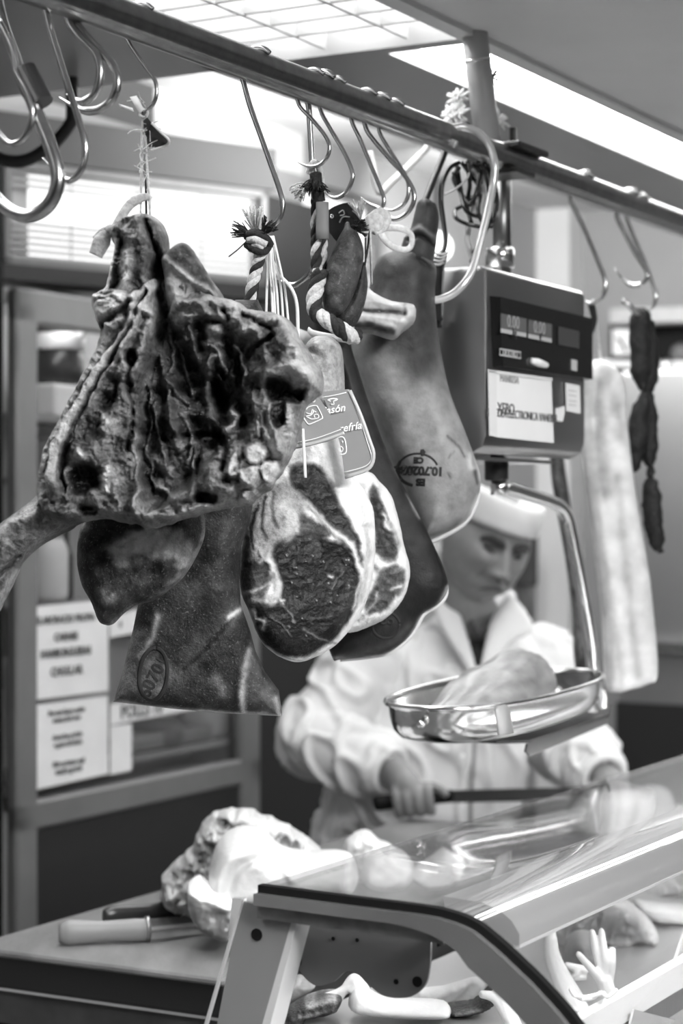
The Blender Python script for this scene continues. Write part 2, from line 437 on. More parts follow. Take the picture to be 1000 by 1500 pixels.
def window(name, bx, L, z0, z1, d, slat0, slat1):
    bm = BM()
    for q in ((0, L, z1-.016, z1), (0, L, z0, z0+.016), (0, .016, z0, z1), (L-.016, L, z0, z1)): bx(bm, q[0], q[1], d, d+.05, q[2], q[3])
    fr = struct(name, bm, M['grey'])
    bm = BM(); bx(bm, 0, L, d+.056, d+.06, z0, z1); mk('daylight_pane', bm, M['day'], fr, False)
    bm = BM()
    for (k0, k1) in ((slat0), (slat1)):
        k = k0
        while k < k1:
            bx(bm, .016, L-.016, d+.02, d+.023, z0+k, z0+k+.0088); bx(bm, .016, L-.016, d+.02, d+.034, z0+k+.0083, z0+k+.0088); k += .0145
    for f in (.25, .5, .75): bx(bm, L*f-.001, L*f+.001, d+.018, d+.020, z0+.01, z1-.01)
    mk('louvre_slats', bm, mat('slat_grey', .3, .6), fr, False)
window('window_1', bbox, BL, 2.13, 2.356, 0, (.018, .098), (.172, .206))
def wbox(bm, a0, a1, d0, d1, z0, z1): sbox(bm, W2+a0, W2+a1, 2.775+d0, 2.775+d1, z0, z1)
window('window_2', wbox, W3-W2, 2.28, 2.50, 0, (.01, .085), (.25, .25))
bm = BM(); bbox(bm, -.3, BL+.02, -.01, .10, 2.358, 2.455); struct('wall_bay', bm, mat('bay_grey', .045, .7))
bm = BM(); bbox(bm, -.3, BL+.02, -.03, .10, 2.095, 2.128); struct('trim_3', bm, mat('dark_ledge', .012, .6))
bm = BM(); sbox(bm, 6.38, 6.5, 2.64, 2.76, 0, 2.62); struct('trim_4', bm, M['ceil'])

# dark panelled wall between the fridge and the window
bm = BM(); sbox(bm, st_of(Pt(372, 700, 2.56))[0]+.01, W1+.25, 2.62, 2.758, .0, 2.39); struct('trim_7', bm, mat('dark_post', .012, .8))

# ================================================================ hood over the counter
HS = 2.755
bm = BM(); sbox(bm, -2.5, 6.4, .1, 1.238, 2.27, 2.33)
sbox(bm, -2.5, 6.4, 1.212, 1.240, 2.262, 2.29)
struct('trim_5', bm, M['hood'])
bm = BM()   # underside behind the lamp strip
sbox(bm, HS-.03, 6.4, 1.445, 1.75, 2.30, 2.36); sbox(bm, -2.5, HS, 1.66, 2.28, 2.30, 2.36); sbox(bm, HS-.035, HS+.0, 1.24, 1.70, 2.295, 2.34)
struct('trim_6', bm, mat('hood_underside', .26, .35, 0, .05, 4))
lt = thing('ceiling_light', 'wide louvred ceiling light panel at top left above the meat rail', 'light', ST(1.4, 1.45, 2.33))
bm = BM(); sbox(bm, -1.6, HS-.04, 1.245, 1.655, 2.365, 2.375); mk('diffuser', bm, M['lamp'], lt, False)
bm = BM(); s = -1.5
while s < HS-.06:
    sbox(bm, s, s+.006, 1.245, 1.655, 2.305, 2.355); s += .075
for t in (1.38, 1.52): sbox(bm, -1.6, HS-.04, t, t+.005, 2.303, 2.355)
mk('louvre', bm, mat('louvre_white', .34, .6), lt, False)
lt = thing('ceiling_light', 'long white light strip running to the right behind the steel pole', 'light', ST(4.4, 1.345, 2.32))
bm = BM(); sbox(bm, HS+.005, 6.3, 1.243, 1.442, 2.325, 2.335); mk('diffuser', bm, M['lamp'], lt, False)
# unseen lamps added to light the hams, the work side and the far end
for (s, t, nm) in ((.2, -.9, 'ceiling lamp panel over the customer side of the shop'), (2.6, -.9, 'second added unseen lamp panel over the customer side of the shop')):
    l = thing('ceiling_light', nm, 'light', ST(s, t, 2.6))
    bm = BM(); sbox(bm, s-.6, s+.6, t-.3, t+.3, 2.585, 2.618); mk('housing', bm, M['white'], l, False)
    bm = BM(); sbox(bm, s-.57, s+.57, t-.27, t+.27, 2.580, 2.586); mk('diffuser', bm, M['lamp'], l, False)
def area(name, loc, to, sx, sy, e, spread=math.pi):
    L = bpy.data.lights.new(name, 'AREA'); L.shape = 'RECTANGLE'; L.size = sx; L.size_y = sy; L.energy = e; L.spread = spread
    o = bpy.data.objects.new(name, L); COL.objects.link(o); o.location = loc
    o.rotation_euler = (Vector(to)-Vector(loc)).to_track_quat('-Z', 'Y').to_euler(); return o
area('ham_fill', ST(1.0, -.75, 2.45), ST(2.0, 1.2, 1.65), 1.0, .3, 32)  # added fill light on the hams, no fixture
area('work_side_fill', ST(3.6, 2.1, 2.58), ST(3.6, 2.0, 0), 1.6, .3, 3.5)  # added fill over the table and butcher, no fixture
area('far_wall_fill', ST(5.0, 2.1, 2.5), ST(6.4, 1.9, 1.9), .8, .3, 11)  # added fill to brighten the end wall, no fixture
area('back_ceiling_fill', ST(4.2, 2.2, 2.34), ST(4.2, 2.35, 2.62), .9, .3, 7)  # added upward fill that makes the back ceiling glow, no fixture

# ================================================================ wall cabinet with glass door and notices
TC = 2.56
def Pc(px, py, dt=0): return Pt(px, py, TC-dt)
s_a = st_of(Pc(14, 700))[0]; s_b = st_of(Pc(372, 700))[0]
cab = thing('display_fridge', 'tall steel fridge with a glazed door carrying taped notices', 'fridge', ST((s_a+s_b)/2, 2.66, 0))
zlo = 1.015
bm = BM(); sbox(bm, s_a-.02, s_b, 2.73, 2.755, 0, 2.05); sbox(bm, s_a-.02, s_a, 2.575, 2.73, 0, 2.05); sbox(bm, s_b-.02, s_b, 2.57, 2.73, 0, 2.05)
sbox(bm, s_a, s_b, 2.57, 2.73, 2.02, 2.05); sbox(bm, s_a, s_b, 2.57, 2.73, 0, zlo-.02)
bx_ = mk('body', bm, mat('fridge_body', .42, .5, 0, .05, 5), cab, False)
bm = BM(); cyl(bm, ST(s_a+.10, 2.60, 2.0), ST(s_b-.04, 2.60, 2.0), .008, 10); mk('tube_lamp', bm, emat('fridge_lamp', 9.0), cab)
fr = BM()
sbox(fr, s_a, s_a+.07, TC-.02, TC+.01, .1, 2.05); sbox(fr, s_b-.09, s_b, TC-.02, TC+.01, .1, 2.05)
sbox(fr, s_a, s_b, TC-.02, TC+.01, zlo-.06, zlo); sbox(fr, s_a, s_b, TC-.02, TC+.01, 1.98, 2.05)
bevel(fr, .006, 1)
door = mk('door', fr, mat('door_frame', .20, .4, .3, .08, 10), cab, False)
bm = BM(); sbox(bm, s_a+.07, s_b-.09, TC-.002, TC+.002, zlo, 1.98); mk('pane', bm, M['doorglass'], door, False)
bm = BM(); sbox(bm, s_a+.02, s_b-.02, TC-.012, TC+.008, .1, zlo-.06); mk('kick_panel', bm, mat('kick_panel', .03, .45, .3, .1, 4), cab, False)
bm = BM(); sbox(bm, s_a-.25, s_a-.005, 2.572, 2.70, 0, 2.3); mk('side_post', bm, M['black'], cab, False)
bm = BM()
for z in (1.80, 1.67, 1.41, 1.06): sbox(bm, s_a+.02, s_b-.03, 2.58, 2.73, z-.012, z)
mk('shelf', bm, mat('shelf', .30, .4), cab, False)
def inz(px, py, t): v = Pt(px, py, t); return v
def in_fridge(name, lab, cat, px, z, r, h, m, prof=None, dt=.0):
    c = Pt(px, 700, 2.655+dt); c.z = z
    bm = BM(); lathe(bm, c, ZV, prof or [(r*.9, 0), (r, .01), (r, h*.8), (r*.8, h)], 20)
    o = mk(name, bm, m); label(o, lab, cat); return o
tb = thing('coffee_urn', 'dark round urn with a pale band seen through the fridge door', 'urn', Pt(88, 700, 2.655)+ZV*.27)
c = Pt(86, 700, 2.655); c.z = 1.872
bm = BM(); lathe(bm, c, ZV, [(.05, 0), (.055, .008), (.055, .075), (.054, .075)], 24); mk('body', bm, M['dark'], tb)
bm = BM(); lathe(bm, c+ZV*.076, ZV, [(.056, 0), (.057, .002), (.057, .032), (.056, .034)], 24); mk('band', bm, M['white'], tb)
bm = BM(); lathe(bm, c+ZV*.111, ZV, [(.055, 0), (.056, .02), (.045, .042), (.01, .05)], 24); mk('lid', bm, M['dark'], tb)
bm = BM(); tube(bm, [c+ZV*.1-NV*.06, c+ZV*.135-NV*.062, c+ZV*.15-NV*.05], .009); mk('handle', bm, M['white'], tb)
c = Pt(78, 700, 2.655); c.z = 1.836
bm = BM(); box(bm, c, DV, NV, ZV, .075, .06, .034); bevel(bm, .006); label(mk('carton', bm, M['white'], None, False), 'pale flat carton under the dark urn behind the fridge door', 'carton')
in_fridge('storage_jar', 'wide pale jar on the middle shelf behind the fridge glass', 'jar', 80, 1.673, .06, .085, M['lightgrey'])
in_fridge('bottle', 'dark bottle standing behind the fridge glass above the upper notice', 'bottle', 97, 1.413, .014, .15, M['black'], [(.014, 0), (.015, .01), (.015, .09), (.006, .12), (.006, .15)], -.03)
in_fridge('milk_jug', 'pale jug behind the fridge glass beside the dark bottle', 'jug', 66, 1.413, .05, .13, M['white'])
in_fridge('tub', 'round grey tub in the dark lower part of the fridge, left of the door post', 'tub', 300, 1.063, .06, .09, M['lightgrey'])
in_fridge('dark_tub', 'low dark tub behind the notices at the foot of the fridge door', 'tub', 225, 1.063, .07, .06, M['grey'])
bm = BM(); sbox(bm, s_a+.45, s_b-.12, 2.60, 2.70, 1.063, 1.10); bevel(bm, .006); label(mk('food_tray', bm, mat('tray_grey', .22, .35)), 'flat grey tray on the bottom shelf of the fridge, under the tubs', 'tray')
def notice(name, quad, lab, lines, size, bs=1.0):
    # sheet standing a little proud of the door glass
    pts = [Pc(x, y, .006) for x, y in quad]
    n = thing(name, lab, 'notice', sum(pts, Vector())/4)
    bm = BM(); prism(bm, pts, -NV*.0015); sh = mk('sheet', bm, M['paper'], n, False)
    for body, (x, y), sz in lines:
        text('lettering', body, sz, Pc(x, y, .0085), DV, ZV, M['softink'], n, bold=.0012)
    return n
notice('notice', [(38, 890), (157, 878), (158, 1012), (43, 1026)], 'upper white notice on the fridge door with four lines of capitals',
       [('ELABORACIO PROPIA', (97, 907), .021), ('CARNES', (97, 933), .022), ('HAMBURGUESAS', (97, 956), .023), ('CHULLAR', (98, 983), .025)], .02)
notice('notice', [(44, 1034), (157, 1019), (158, 1133), (46, 1158)], 'lower white notice on the fridge door with small lines of text',
       [('Para una buena cocina', (98, 1042), .014), ('carnes de la casa', (98, 1053), .014), ('Corte fino y salado', (99, 1078), .013), ('a gusto del cliente', (100, 1089), .013),
        ('Pida su turno aqui', (101, 1117), .015), ('muchas gracias', (101, 1128), .015)], .02)
notice('notice', [(160, 905), (200, 892), (200, 926), (160, 934)], 'small white paper corner taped right of the upper notice', [('4', (176, 915), .02)], .02)
notice('notice', [(161, 1032), (330, 1005), (330, 1030), (161, 1062)], 'long white strip on the fridge door reading POLLS', [('POLLS 10', (208, 1040), .04)], .02)
notice('notice', [(161, 1064), (192, 1060), (192, 1128), (161, 1135)], 'narrow blank paper taped right of the lower notice', [], .02)

# ================================================================ far right: shelf and steel cabinet
def Pw(px, py, s=6.3): return Ps(px, py, s)
sh = thing('wall_shelf', 'dark wall shelf unit behind the hanging sausages at right', 'shelf', Pw(960, 500))
bm = BM(); prism(bm, [Pw(893, 452), (Pw(1040, 448)), Pw(1040, 470), Pw(893, 474)], DV*.18); mk('top_board', bm, M['lightgrey'], sh, False)
bm = BM(); prism(bm, [Pw(893, 474, 6.42), Pw(1040, 470, 6.42), Pw(1040, 560, 6.42), Pw(893, 545, 6.42)], DV*.05); mk('back_panel', bm, M['black'], sh, False)
bm = BM(); prism(bm, [Pw(880, 527), Pw(1040, 530), Pw(1040, 541), Pw(880, 537)], DV*.18); mk('lower_board', bm, M['white'], sh, False)
n = thing('wall_clock', 'small white square clock on the dark shelf left of the sausages', 'clock', Pw(909, 500, 6.28))
bm = BM(); prism(bm, [Pw(897, 482, 6.28), Pw(922, 482, 6.28), Pw(922, 520, 6.28), Pw(897, 520, 6.28)], DV*.02); mk('face', bm, M['white'], n, False)
bm = BM(); tube(bm, [Pw(910, 502, 6.275), Pw(904, 494, 6.275)], .005, n=1); mk('hand', bm, M['ink'], n); bm = BM(); tube(bm, [Pw(910, 502, 6.275), Pw(916, 514, 6.275)], .005, n=1); mk('hand', bm, M['ink'], n)
bm = BM(); ball(bm, Pw(976, 535, 6.2)-ZV*.0, .02); label(mk('knob', bm, M['chrome']), 'small bright round knob on the shelf right of the sausages', 'knob')
bm = BM(); ball(bm, Pw(997, 518, 6.4), .035); label(mk('pale_jar', bm, M['grey']), 'pale round jar at the right edge on the dark shelf', 'jar')
fz = thing('steel_fridge', 'brushed steel fridge standing below the dark shelf at the right edge', 'fridge', ST(5.9, 2.0, 0))
q0, q1 = st_of(Ps(905, 700, 5.7)), st_of(Ps(1090, 700, 5.7))
bm = BM(); sbox(bm, 5.7, 6.2, q1[1], q0[1], .0, 2.02); bevel(bm, .015)
mk('body', bm, mat('fridge_steel', .42, .42, 1, .08, 2), fz, False)
bm = BM(); sbox(bm, 5.68, 5.70, q1[1], q0[1]+.0, .0, 1.04); mk('lower_door', bm, mat('fridge_lower', .03, .35, .4), fz, False)
bm = BM(); sbox(bm, 5.66, 5.69, q1[1]+.1, q0[1]-.05, 1.19, 1.22); mk('handle', bm, M['chrome'], fz, False)
# coat and dark apron hanging on the wall behind the butcher
pq = 6.2
bm = BM(); rings = []
for py, a, b in ((768, 757, 778), (776, 752, 787), (800, 750, 788), (855, 750, 787), (858, 751, 786)):
    rings.append([Ps(a+(b-a)*(.5-.5*math.cos(2*math.pi*k/14)), py, pq)+DV*(.02*math.sin(2*math.pi*k/14)) for k in range(14)])
loft(bm, rings); label(mk('hanging_apron', bm, mat('apron_dark', .04, .8, 0, .2, 12)), 'dark apron hanging on the far wall right of the butcher\'s head', 'apron')
bm = BM()
for px in (756, 764, 776): tube(bm, [Ps(px, 856, pq), Ps(px+1, 905, pq)], .006, n=1)
label(mk('apron_strings', bm, mat('apron_string', .10, .8)), 'grey strings dangling below the dark apron', 'strings')
bm = BM(); tube(bm, [Ps(788, 833, 6.45), Ps(814, 836, 6.42)], .01, n=1); label(mk('coat_peg', bm, M['grey']), 'short grey peg on the far wall right of the dark apron', 'peg')

gl_ = thing('globe_lamp', 'small glowing round lamp far behind the neck of the pale ham', 'lamp', P(640, 365, 6.2))
bm = BM(); ball(bm, P(640, 362, 6.2), .045, seg=20, rings=14); mk('globe', bm, emat('globe_light', 2.2), gl_)
bm = BM(); cyl(bm, P(640, 345, 6.2), P(640, 300, 6.2)+ZV*.5, .006, 8); mk('stem', bm, M['dark'], gl_)
# ================================================================ rail
rail = thing('meat_rail', 'long steel rail the meat hooks hang from', 'rail', ST(2.2, RT, RZ))
bm = BM()
prof = []
for k in range(48):      # round tube with two shallow grooves along it
    a = 2*math.pi*k/48; r = RR*(1-.06*math.exp(-((a-3.55)/.14)**2)-.06*math.exp(-((a-4.15)/.14)**2)+.02*math.exp(-((a-3.85)/.12)**2))
    prof.append((r*math.cos(a), r*math.sin(a)))
rings = [[ST(s, RT+a, RZ+b) for a, b in prof] for s in (.9, 1.6, 2.4, 2.9, 4.6)]
loft(bm, rings); mk('tube', bm, M['rail'], rail)
s_cl = st_of(P(752, 230, RY(752)))[0]
bm = BM(); sbox(bm, s_cl-.045, s_cl+.06, RT-.03, RT+.05, RZ+.012, RZ+.02); sbox(bm, s_cl-.045, s_cl+.02, RT-.026, RT+.05, RZ-.024, RZ-.016); bevel(bm, .002)
sbox(bm, s_cl-.045, s_cl-.015, RT+.018, RT+.05, RZ-.02, RZ+.02)
cl = mk('clamp', bm, mat('clamp_steel', .08, .35, .8), rail, False)
bm = BM(); cyl(bm, ST(s_cl+.0, RT-.0, RZ+.015), ST(s_cl+.0, RT, RZ+.047), .0055, 12); lathe(bm, ST(s_cl, RT, RZ+.02), ZV, [(.012, 0), (.012, .007)], 6); mk('bolt', bm, M['dark'], cl, False)
# pole from the soffit down to the rail
pole = thing('support_pole', 'thick steel pole from the ceiling panel to the rail', 'pole', P(715, 200, 2.885))
a, b = P(692, 26, 2.86), P(717, 232, 2.89)
bm = BM(); cyl(bm, a, b, .0182, 28); mk('tube', bm, M['pole'], pole)
bm = BM(); ax = b-a; lathe(bm, a, ax, [(.025, 0), (.025, .004), (.019, .012)], 28); mk('flange', bm, M['dark'], pole)
bm = BM(); lathe(bm, a+ax*.29, ax, [(.0188, 0), (.0192, .002), (.0188, .004)], 28); mk('joint_ring', bm, M['chrome'], pole)

# ================================================================ hooks
def hookpts(px_pts, s, dt=None):
    return [Ps(x, y, s) for x, y in px_pts]
def loop2(s, r, a0=40, a1=180):
    # angle 0 = customer side (-n), 90 = top, 180 = back (+n)
    return [ST(s, RT-(RR+r)*math.cos(math.radians(a)), RZ+(RR+r)*math.sin(math.radians(a))) for a in np.linspace(a0, a1, 7)]
def hook(name, pts, r, lab, m='hook', xr=None, group='meat hooks on the rail', tip=True, over=True, a0=40, n=6, parts=None):
    x0, y0 = pts[0]
    s = st_of(P(xr or x0+20, y0, RY(xr or x0+20)))[0]
    path = (loop2(s, r, a0) if over else [])+hookpts(pts, s)
    if parts is None:
        bm = BM(); tube(bm, path, r, 10, n, tip=tip); o = mk(name, bm, M[m]); return label(o, lab, 'hook', group), s
    root = thing(name, lab, 'hook', path[-1].copy(), group)
    bm = BM(); tube(bm, path, r, 12, n, tip=tip); mk('wire', bm, M[m], root)
    return root, s
rm = .0021
# big hook with a sleeve, far left
root, s = hook('meat_hook', [(-14, -60), (2, 25), (23, 85), (35, 128), (48, 150)], .0052, 'thick hook with a steel sleeve at far left', parts=1, tip=False, over=False, xr=40)
bm = BM(); tube(bm, hookpts([(47, 146), (60, 180), (74, 215), (84, 250), (83, 276), (70, 302), (46, 316), (22, 312), (0, 296), (-16, 276)], s), .0068, 14); mk('bend', bm, M['hook'], root)
bm = BM(); pa, pb = hookpts([(37, 102), (62, 151)], s); cyl(bm, pa, pb, .0108, 20); mk('sleeve', bm, mat('sleeve_steel', .16, .35, 1), root, False)
hook('meat_hook', [(-2, 30), (18, 70), (24, 105), (38, 130), (47, 158), (44, 185), (33, 204), (16, 211), (2, 200), (-10, 184)], .0031, 'thin hook partly behind the thick sleeved hook', xr=30, over=False, tip=False)
hook('meat_hook', [(66, 12), (74, 44), (88, 90), (101, 130), (114, 172), (124, 206), (124, 232), (117, 252), (104, 264), (94, 262), (80, 250), (62, 231)], .0033, 'long thin hook with its point toward the thick hook, left of the double hook')
hook('meat_hook', [(99, 24), (104, 38), (118, 56), (138, 76), (146, 96), (145, 120), (137, 139), (122, 149), (110, 146), (97, 138)], .0042, 'shorter of the two nested thick hooks')
hook('meat_hook', [(105, 27), (116, 40), (134, 62), (152, 80), (166, 98), (172, 120), (166, 142), (150, 158), (130, 163), (110, 157), (86, 142)], .0042, 'longer outer one of the two nested thick hooks')
hook('meat_hook', [(186, 57), (200, 80), (216, 102), (227, 118), (229, 138), (224, 152), (216, 160), (210, 163)], .0022, 'thin hook holding the twine of the carved ham')
hook('meat_hook', [(357, 122), (366, 155), (382, 200), (398, 245), (410, 280), (414, 300), (410, 318), (400, 330), (385, 337), (374, 334)], .0030, 'hook holding the frayed knot of the striped rope')
hook('meat_hook', [(438, 154), (456, 174), (474, 196), (482, 212), (480, 228), (470, 240), (458, 244), (446, 242), (434, 236)], .0024, 'hook holding the upper frayed rope loop')
hook('meat_hook', [(470, 163), (482, 186), (502, 220), (514, 246), (516, 262), (508, 280), (496, 289), (484, 288), (470, 275)], .0026, 'plain hook just right of the upper frayed rope loop')
hook('meat_hook', [(516, 180), (528, 206), (544, 244), (558, 278), (562, 292), (560, 304), (554, 312)], .0026, 'straight shanked hook over the cured sausage')
hook('meat_hook', [(536, 188), (546, 204), (568, 230), (590, 254), (604, 276), (606, 294), (598, 310), (584, 320), (570, 319), (556, 306), (540, 298), (528, 289)], .0030, 'double bent hook above the bacon with its blunt end to the left')
hook('meat_hook', [(556, 194), (568, 216), (582, 238), (596, 262), (598, 284), (590, 300), (574, 308), (560, 304)], .0026, 'hook nested inside the double bent hook')
hook('meat_hook', [(452, 158), (455, 205), (457, 240), (460, 300), (463, 360), (459, 390), (446, 408), (428, 418), (408, 410), (394, 392), (384, 370)], .0036, 'big wide hook whose curve shows behind the white strings')
# rod that carries the pale ham
s = st_of(P(676, 236, RY(676)))[0]
bm = BM(); tube(bm, loop2(s, .0045, 60, 190)+[P(649, 229, 2.76), P(642, 246, 2.74), P(632, 270, 2.70), P(622, 296, 2.66), P(617, 312, 2.65)], .0045, 12)
label(mk('meat_hook', bm, mat('dark_rod', .03, .4, .5)), 'dark straight rod stuck in the neck of the pale ham', 'hook', 'meat hooks on the rail')
s = st_of(P(640, 250, RY(640)))[0]
bm = BM(); tube(bm, [P(640, 200, 3.1), P(620, 222, 3.1), P(596, 246, 3.08), (P(572, 268, 3.06)), P(558, 282, 3.05), P(551, 272, 3.05), P(546, 250, 3.05), P(540, 222, 3.05)], .0055, 10)
label(mk('meat_hook', bm, mat('pale_wire', .62, .5)), 'blurred pale bent wire behind the double bent hook', 'hook', 'meat hooks on the rail')
# thick pale S hook in front of the pole
bm = BM(); YY = lambda x: 2.66
tube(bm, [P(668, 212, 2.70), P(652, 202, 2.705), P(657, 190, 2.71), P(676, 186, 2.715), P(698, 193, 2.715), P(716, 212, 2.71), P(724, 240, 2.70), P(722, 270, 2.70), P(714, 310, 2.69), P(704, 350, 2.68), P(694, 388, 2.67),
     P(682, 412, 2.66), P(664, 430, 2.66), P(646, 438, 2.66), P(634, 440, 2.66)], .0052, 14)
label(mk('meat_hook', bm, mat('pale_steel', .72, .3, .6)), 'thick pale S hook in front of the steel pole', 'hook', 'meat hooks on the rail')
# right hand hooks
hook('meat_hook', [(836, 294), (846, 316), (862, 350), (876, 384), (886, 410), (885, 428), (876, 440), (864, 444), (856, 440)], .0038, 'hook right of the scale holding the pale hanging slab')
hook('meat_hook', [(903, 318), (914, 340), (930, 370), (944, 392), (948, 404), (940, 415), (926, 418), (912, 409), (900, 394)], .0040, 'blunt hook left of the one carrying the sausages')
hook('meat_hook', [(918, 322), (930, 352), (944, 384), (956, 418), (960, 434), (956, 450), (948, 456)], .0036, 'hook carrying the dark sausages')
bm = BM(); tube(bm, [P(948, 457, 3.37), P(936, 462, 3.36), P(922, 448, 3.35), P(911, 440, 3.35)], .0045, 8); label(mk('skewer', bm, M['hook']), 'short steel pin through the top of the sausages', 'pin')
# blurred dark hook behind the left hooks, hung from the hood edge
bm = BM(); yb = 3.3
tube(bm, [P(104, 96, yb), P(106, 165, yb), P(102, 182, yb), P(84, 205, yb), P(62, 222, yb), P(40, 234, yb), P(14, 236, yb), P(-8, 226, yb), P(-20, 205, yb)], .0105, 12)
label(mk('meat_hook', bm, mat('dark_hook', .03, .4, .6)), 'blurred dark hook hanging behind the hooks at far left', 'hook', 'meat hooks on the rail')

# ================================================================ flowers tied on the pole
def flower(c, r, npet, ndir, lab, m, layers=3, seed=0):
    rng = random.Random(seed); root = thing('artificial_flower', lab, 'flower', c, None)
    bm = BM(); ball(bm, c, r*.3, seg=10, rings=8); mk('centre', bm, m, root)
    bm = BM(); u = ndir.orthogonal().normalized(); v = ndir.cross(u)
    for L in range(layers):
        for k in range(npet):
            a = 2*math.pi*(k+L*.5)/npet+rng.uniform(-.15, .15); el = .1+.45*L
            d = (u*math.cos(a)+v*math.sin(a))*math.cos(el)+ndir*math.sin(el)
            rr = r*(1-.18*L)*rng.uniform(.8, 1.1)
            tube(bm, [c+d*r*.15, c+d*rr*.6+ndir*r*.1, c+d*rr], [r*.05, r*.14, r*.06], 6, 3, flat=.45)
    mk('petals', bm, m, root); return root
pw = mat('petal_white', .82, .6)
fd = (Vector((-.5, -.8, .3))).normalized()
flower(P(668, 172, 2.87), .026, 12, fd, 'lower white shaggy flower left of the pole', pw, 4, 1)
flower(P(672, 146, 2.88), .020, 9, fd, 'upper white shaggy flower left of the pole', pw, 3, 2)
flower(P(728, 178, 2.90), .020, 8, Vector((.5, -.8, .1)).normalized(), 'white flower peeping out right of the pole', pw, 2, 3)
flower(P(720, 112, 2.88), .015, 6, Vector((.6, -.8, .1)).normalized(), 'small dark sprig right of the pole near the light strip', M['grey'], 2, 4)
# ================================================================ cured meat on the rail
M['meat'] = meatmat('cured_meat', .46, .6, 150, .9, 300, .12, .06)
M['meatfine'] = meatmat('mouldy_rind', .6, .5, 110, .45, 350, .0, .10, .3)
M['fat'] = meatmat('cured_fat', .38, .18, 60, .3, 160, .25)
M['skin'] = meatmat('pork_skin', .52, .3, 45, .22, 420, .0, 0, .2)
M['lean'] = meatmat('cut_lean', .5, .55, 150, .5, 300, .05, .03, .25)

# ---- A: carved ham frame, nearest
ham = thing('carved_ham', 'big ragged carved ham hung by twine at the left, nearest the viewer', 'ham', P(215, 318, 2.10), 'hams and cured cuts on the rail')
A_out = [(178, 328), (198, 319), (222, 317), (238, 327), (247, 350), (249, 380), (262, 392), (300, 420), (330, 438), (345, 441), (358, 447), (368, 455), (390, 458), (412, 463), (430, 478),
         (445, 505), (462, 530), (474, 552), (472, 575), (457, 588), (446, 602), (440, 640), (426, 670), (416, 692), (404, 706), (398, 718), (384, 724), (368, 740), (345, 742),
         (318, 748), (298, 753), (262, 764), (236, 772), (214, 773), (200, 768), (180, 765), (155, 760), (132, 764), (112, 770), (88, 772), (70, 760), (58, 730), (60, 690), (74, 645), (98, 600),
         (122, 555), (140, 520), (149, 490), (142, 470), (136, 445), (143, 433), (155, 428), (164, 395), (170, 365), (164, 348)]
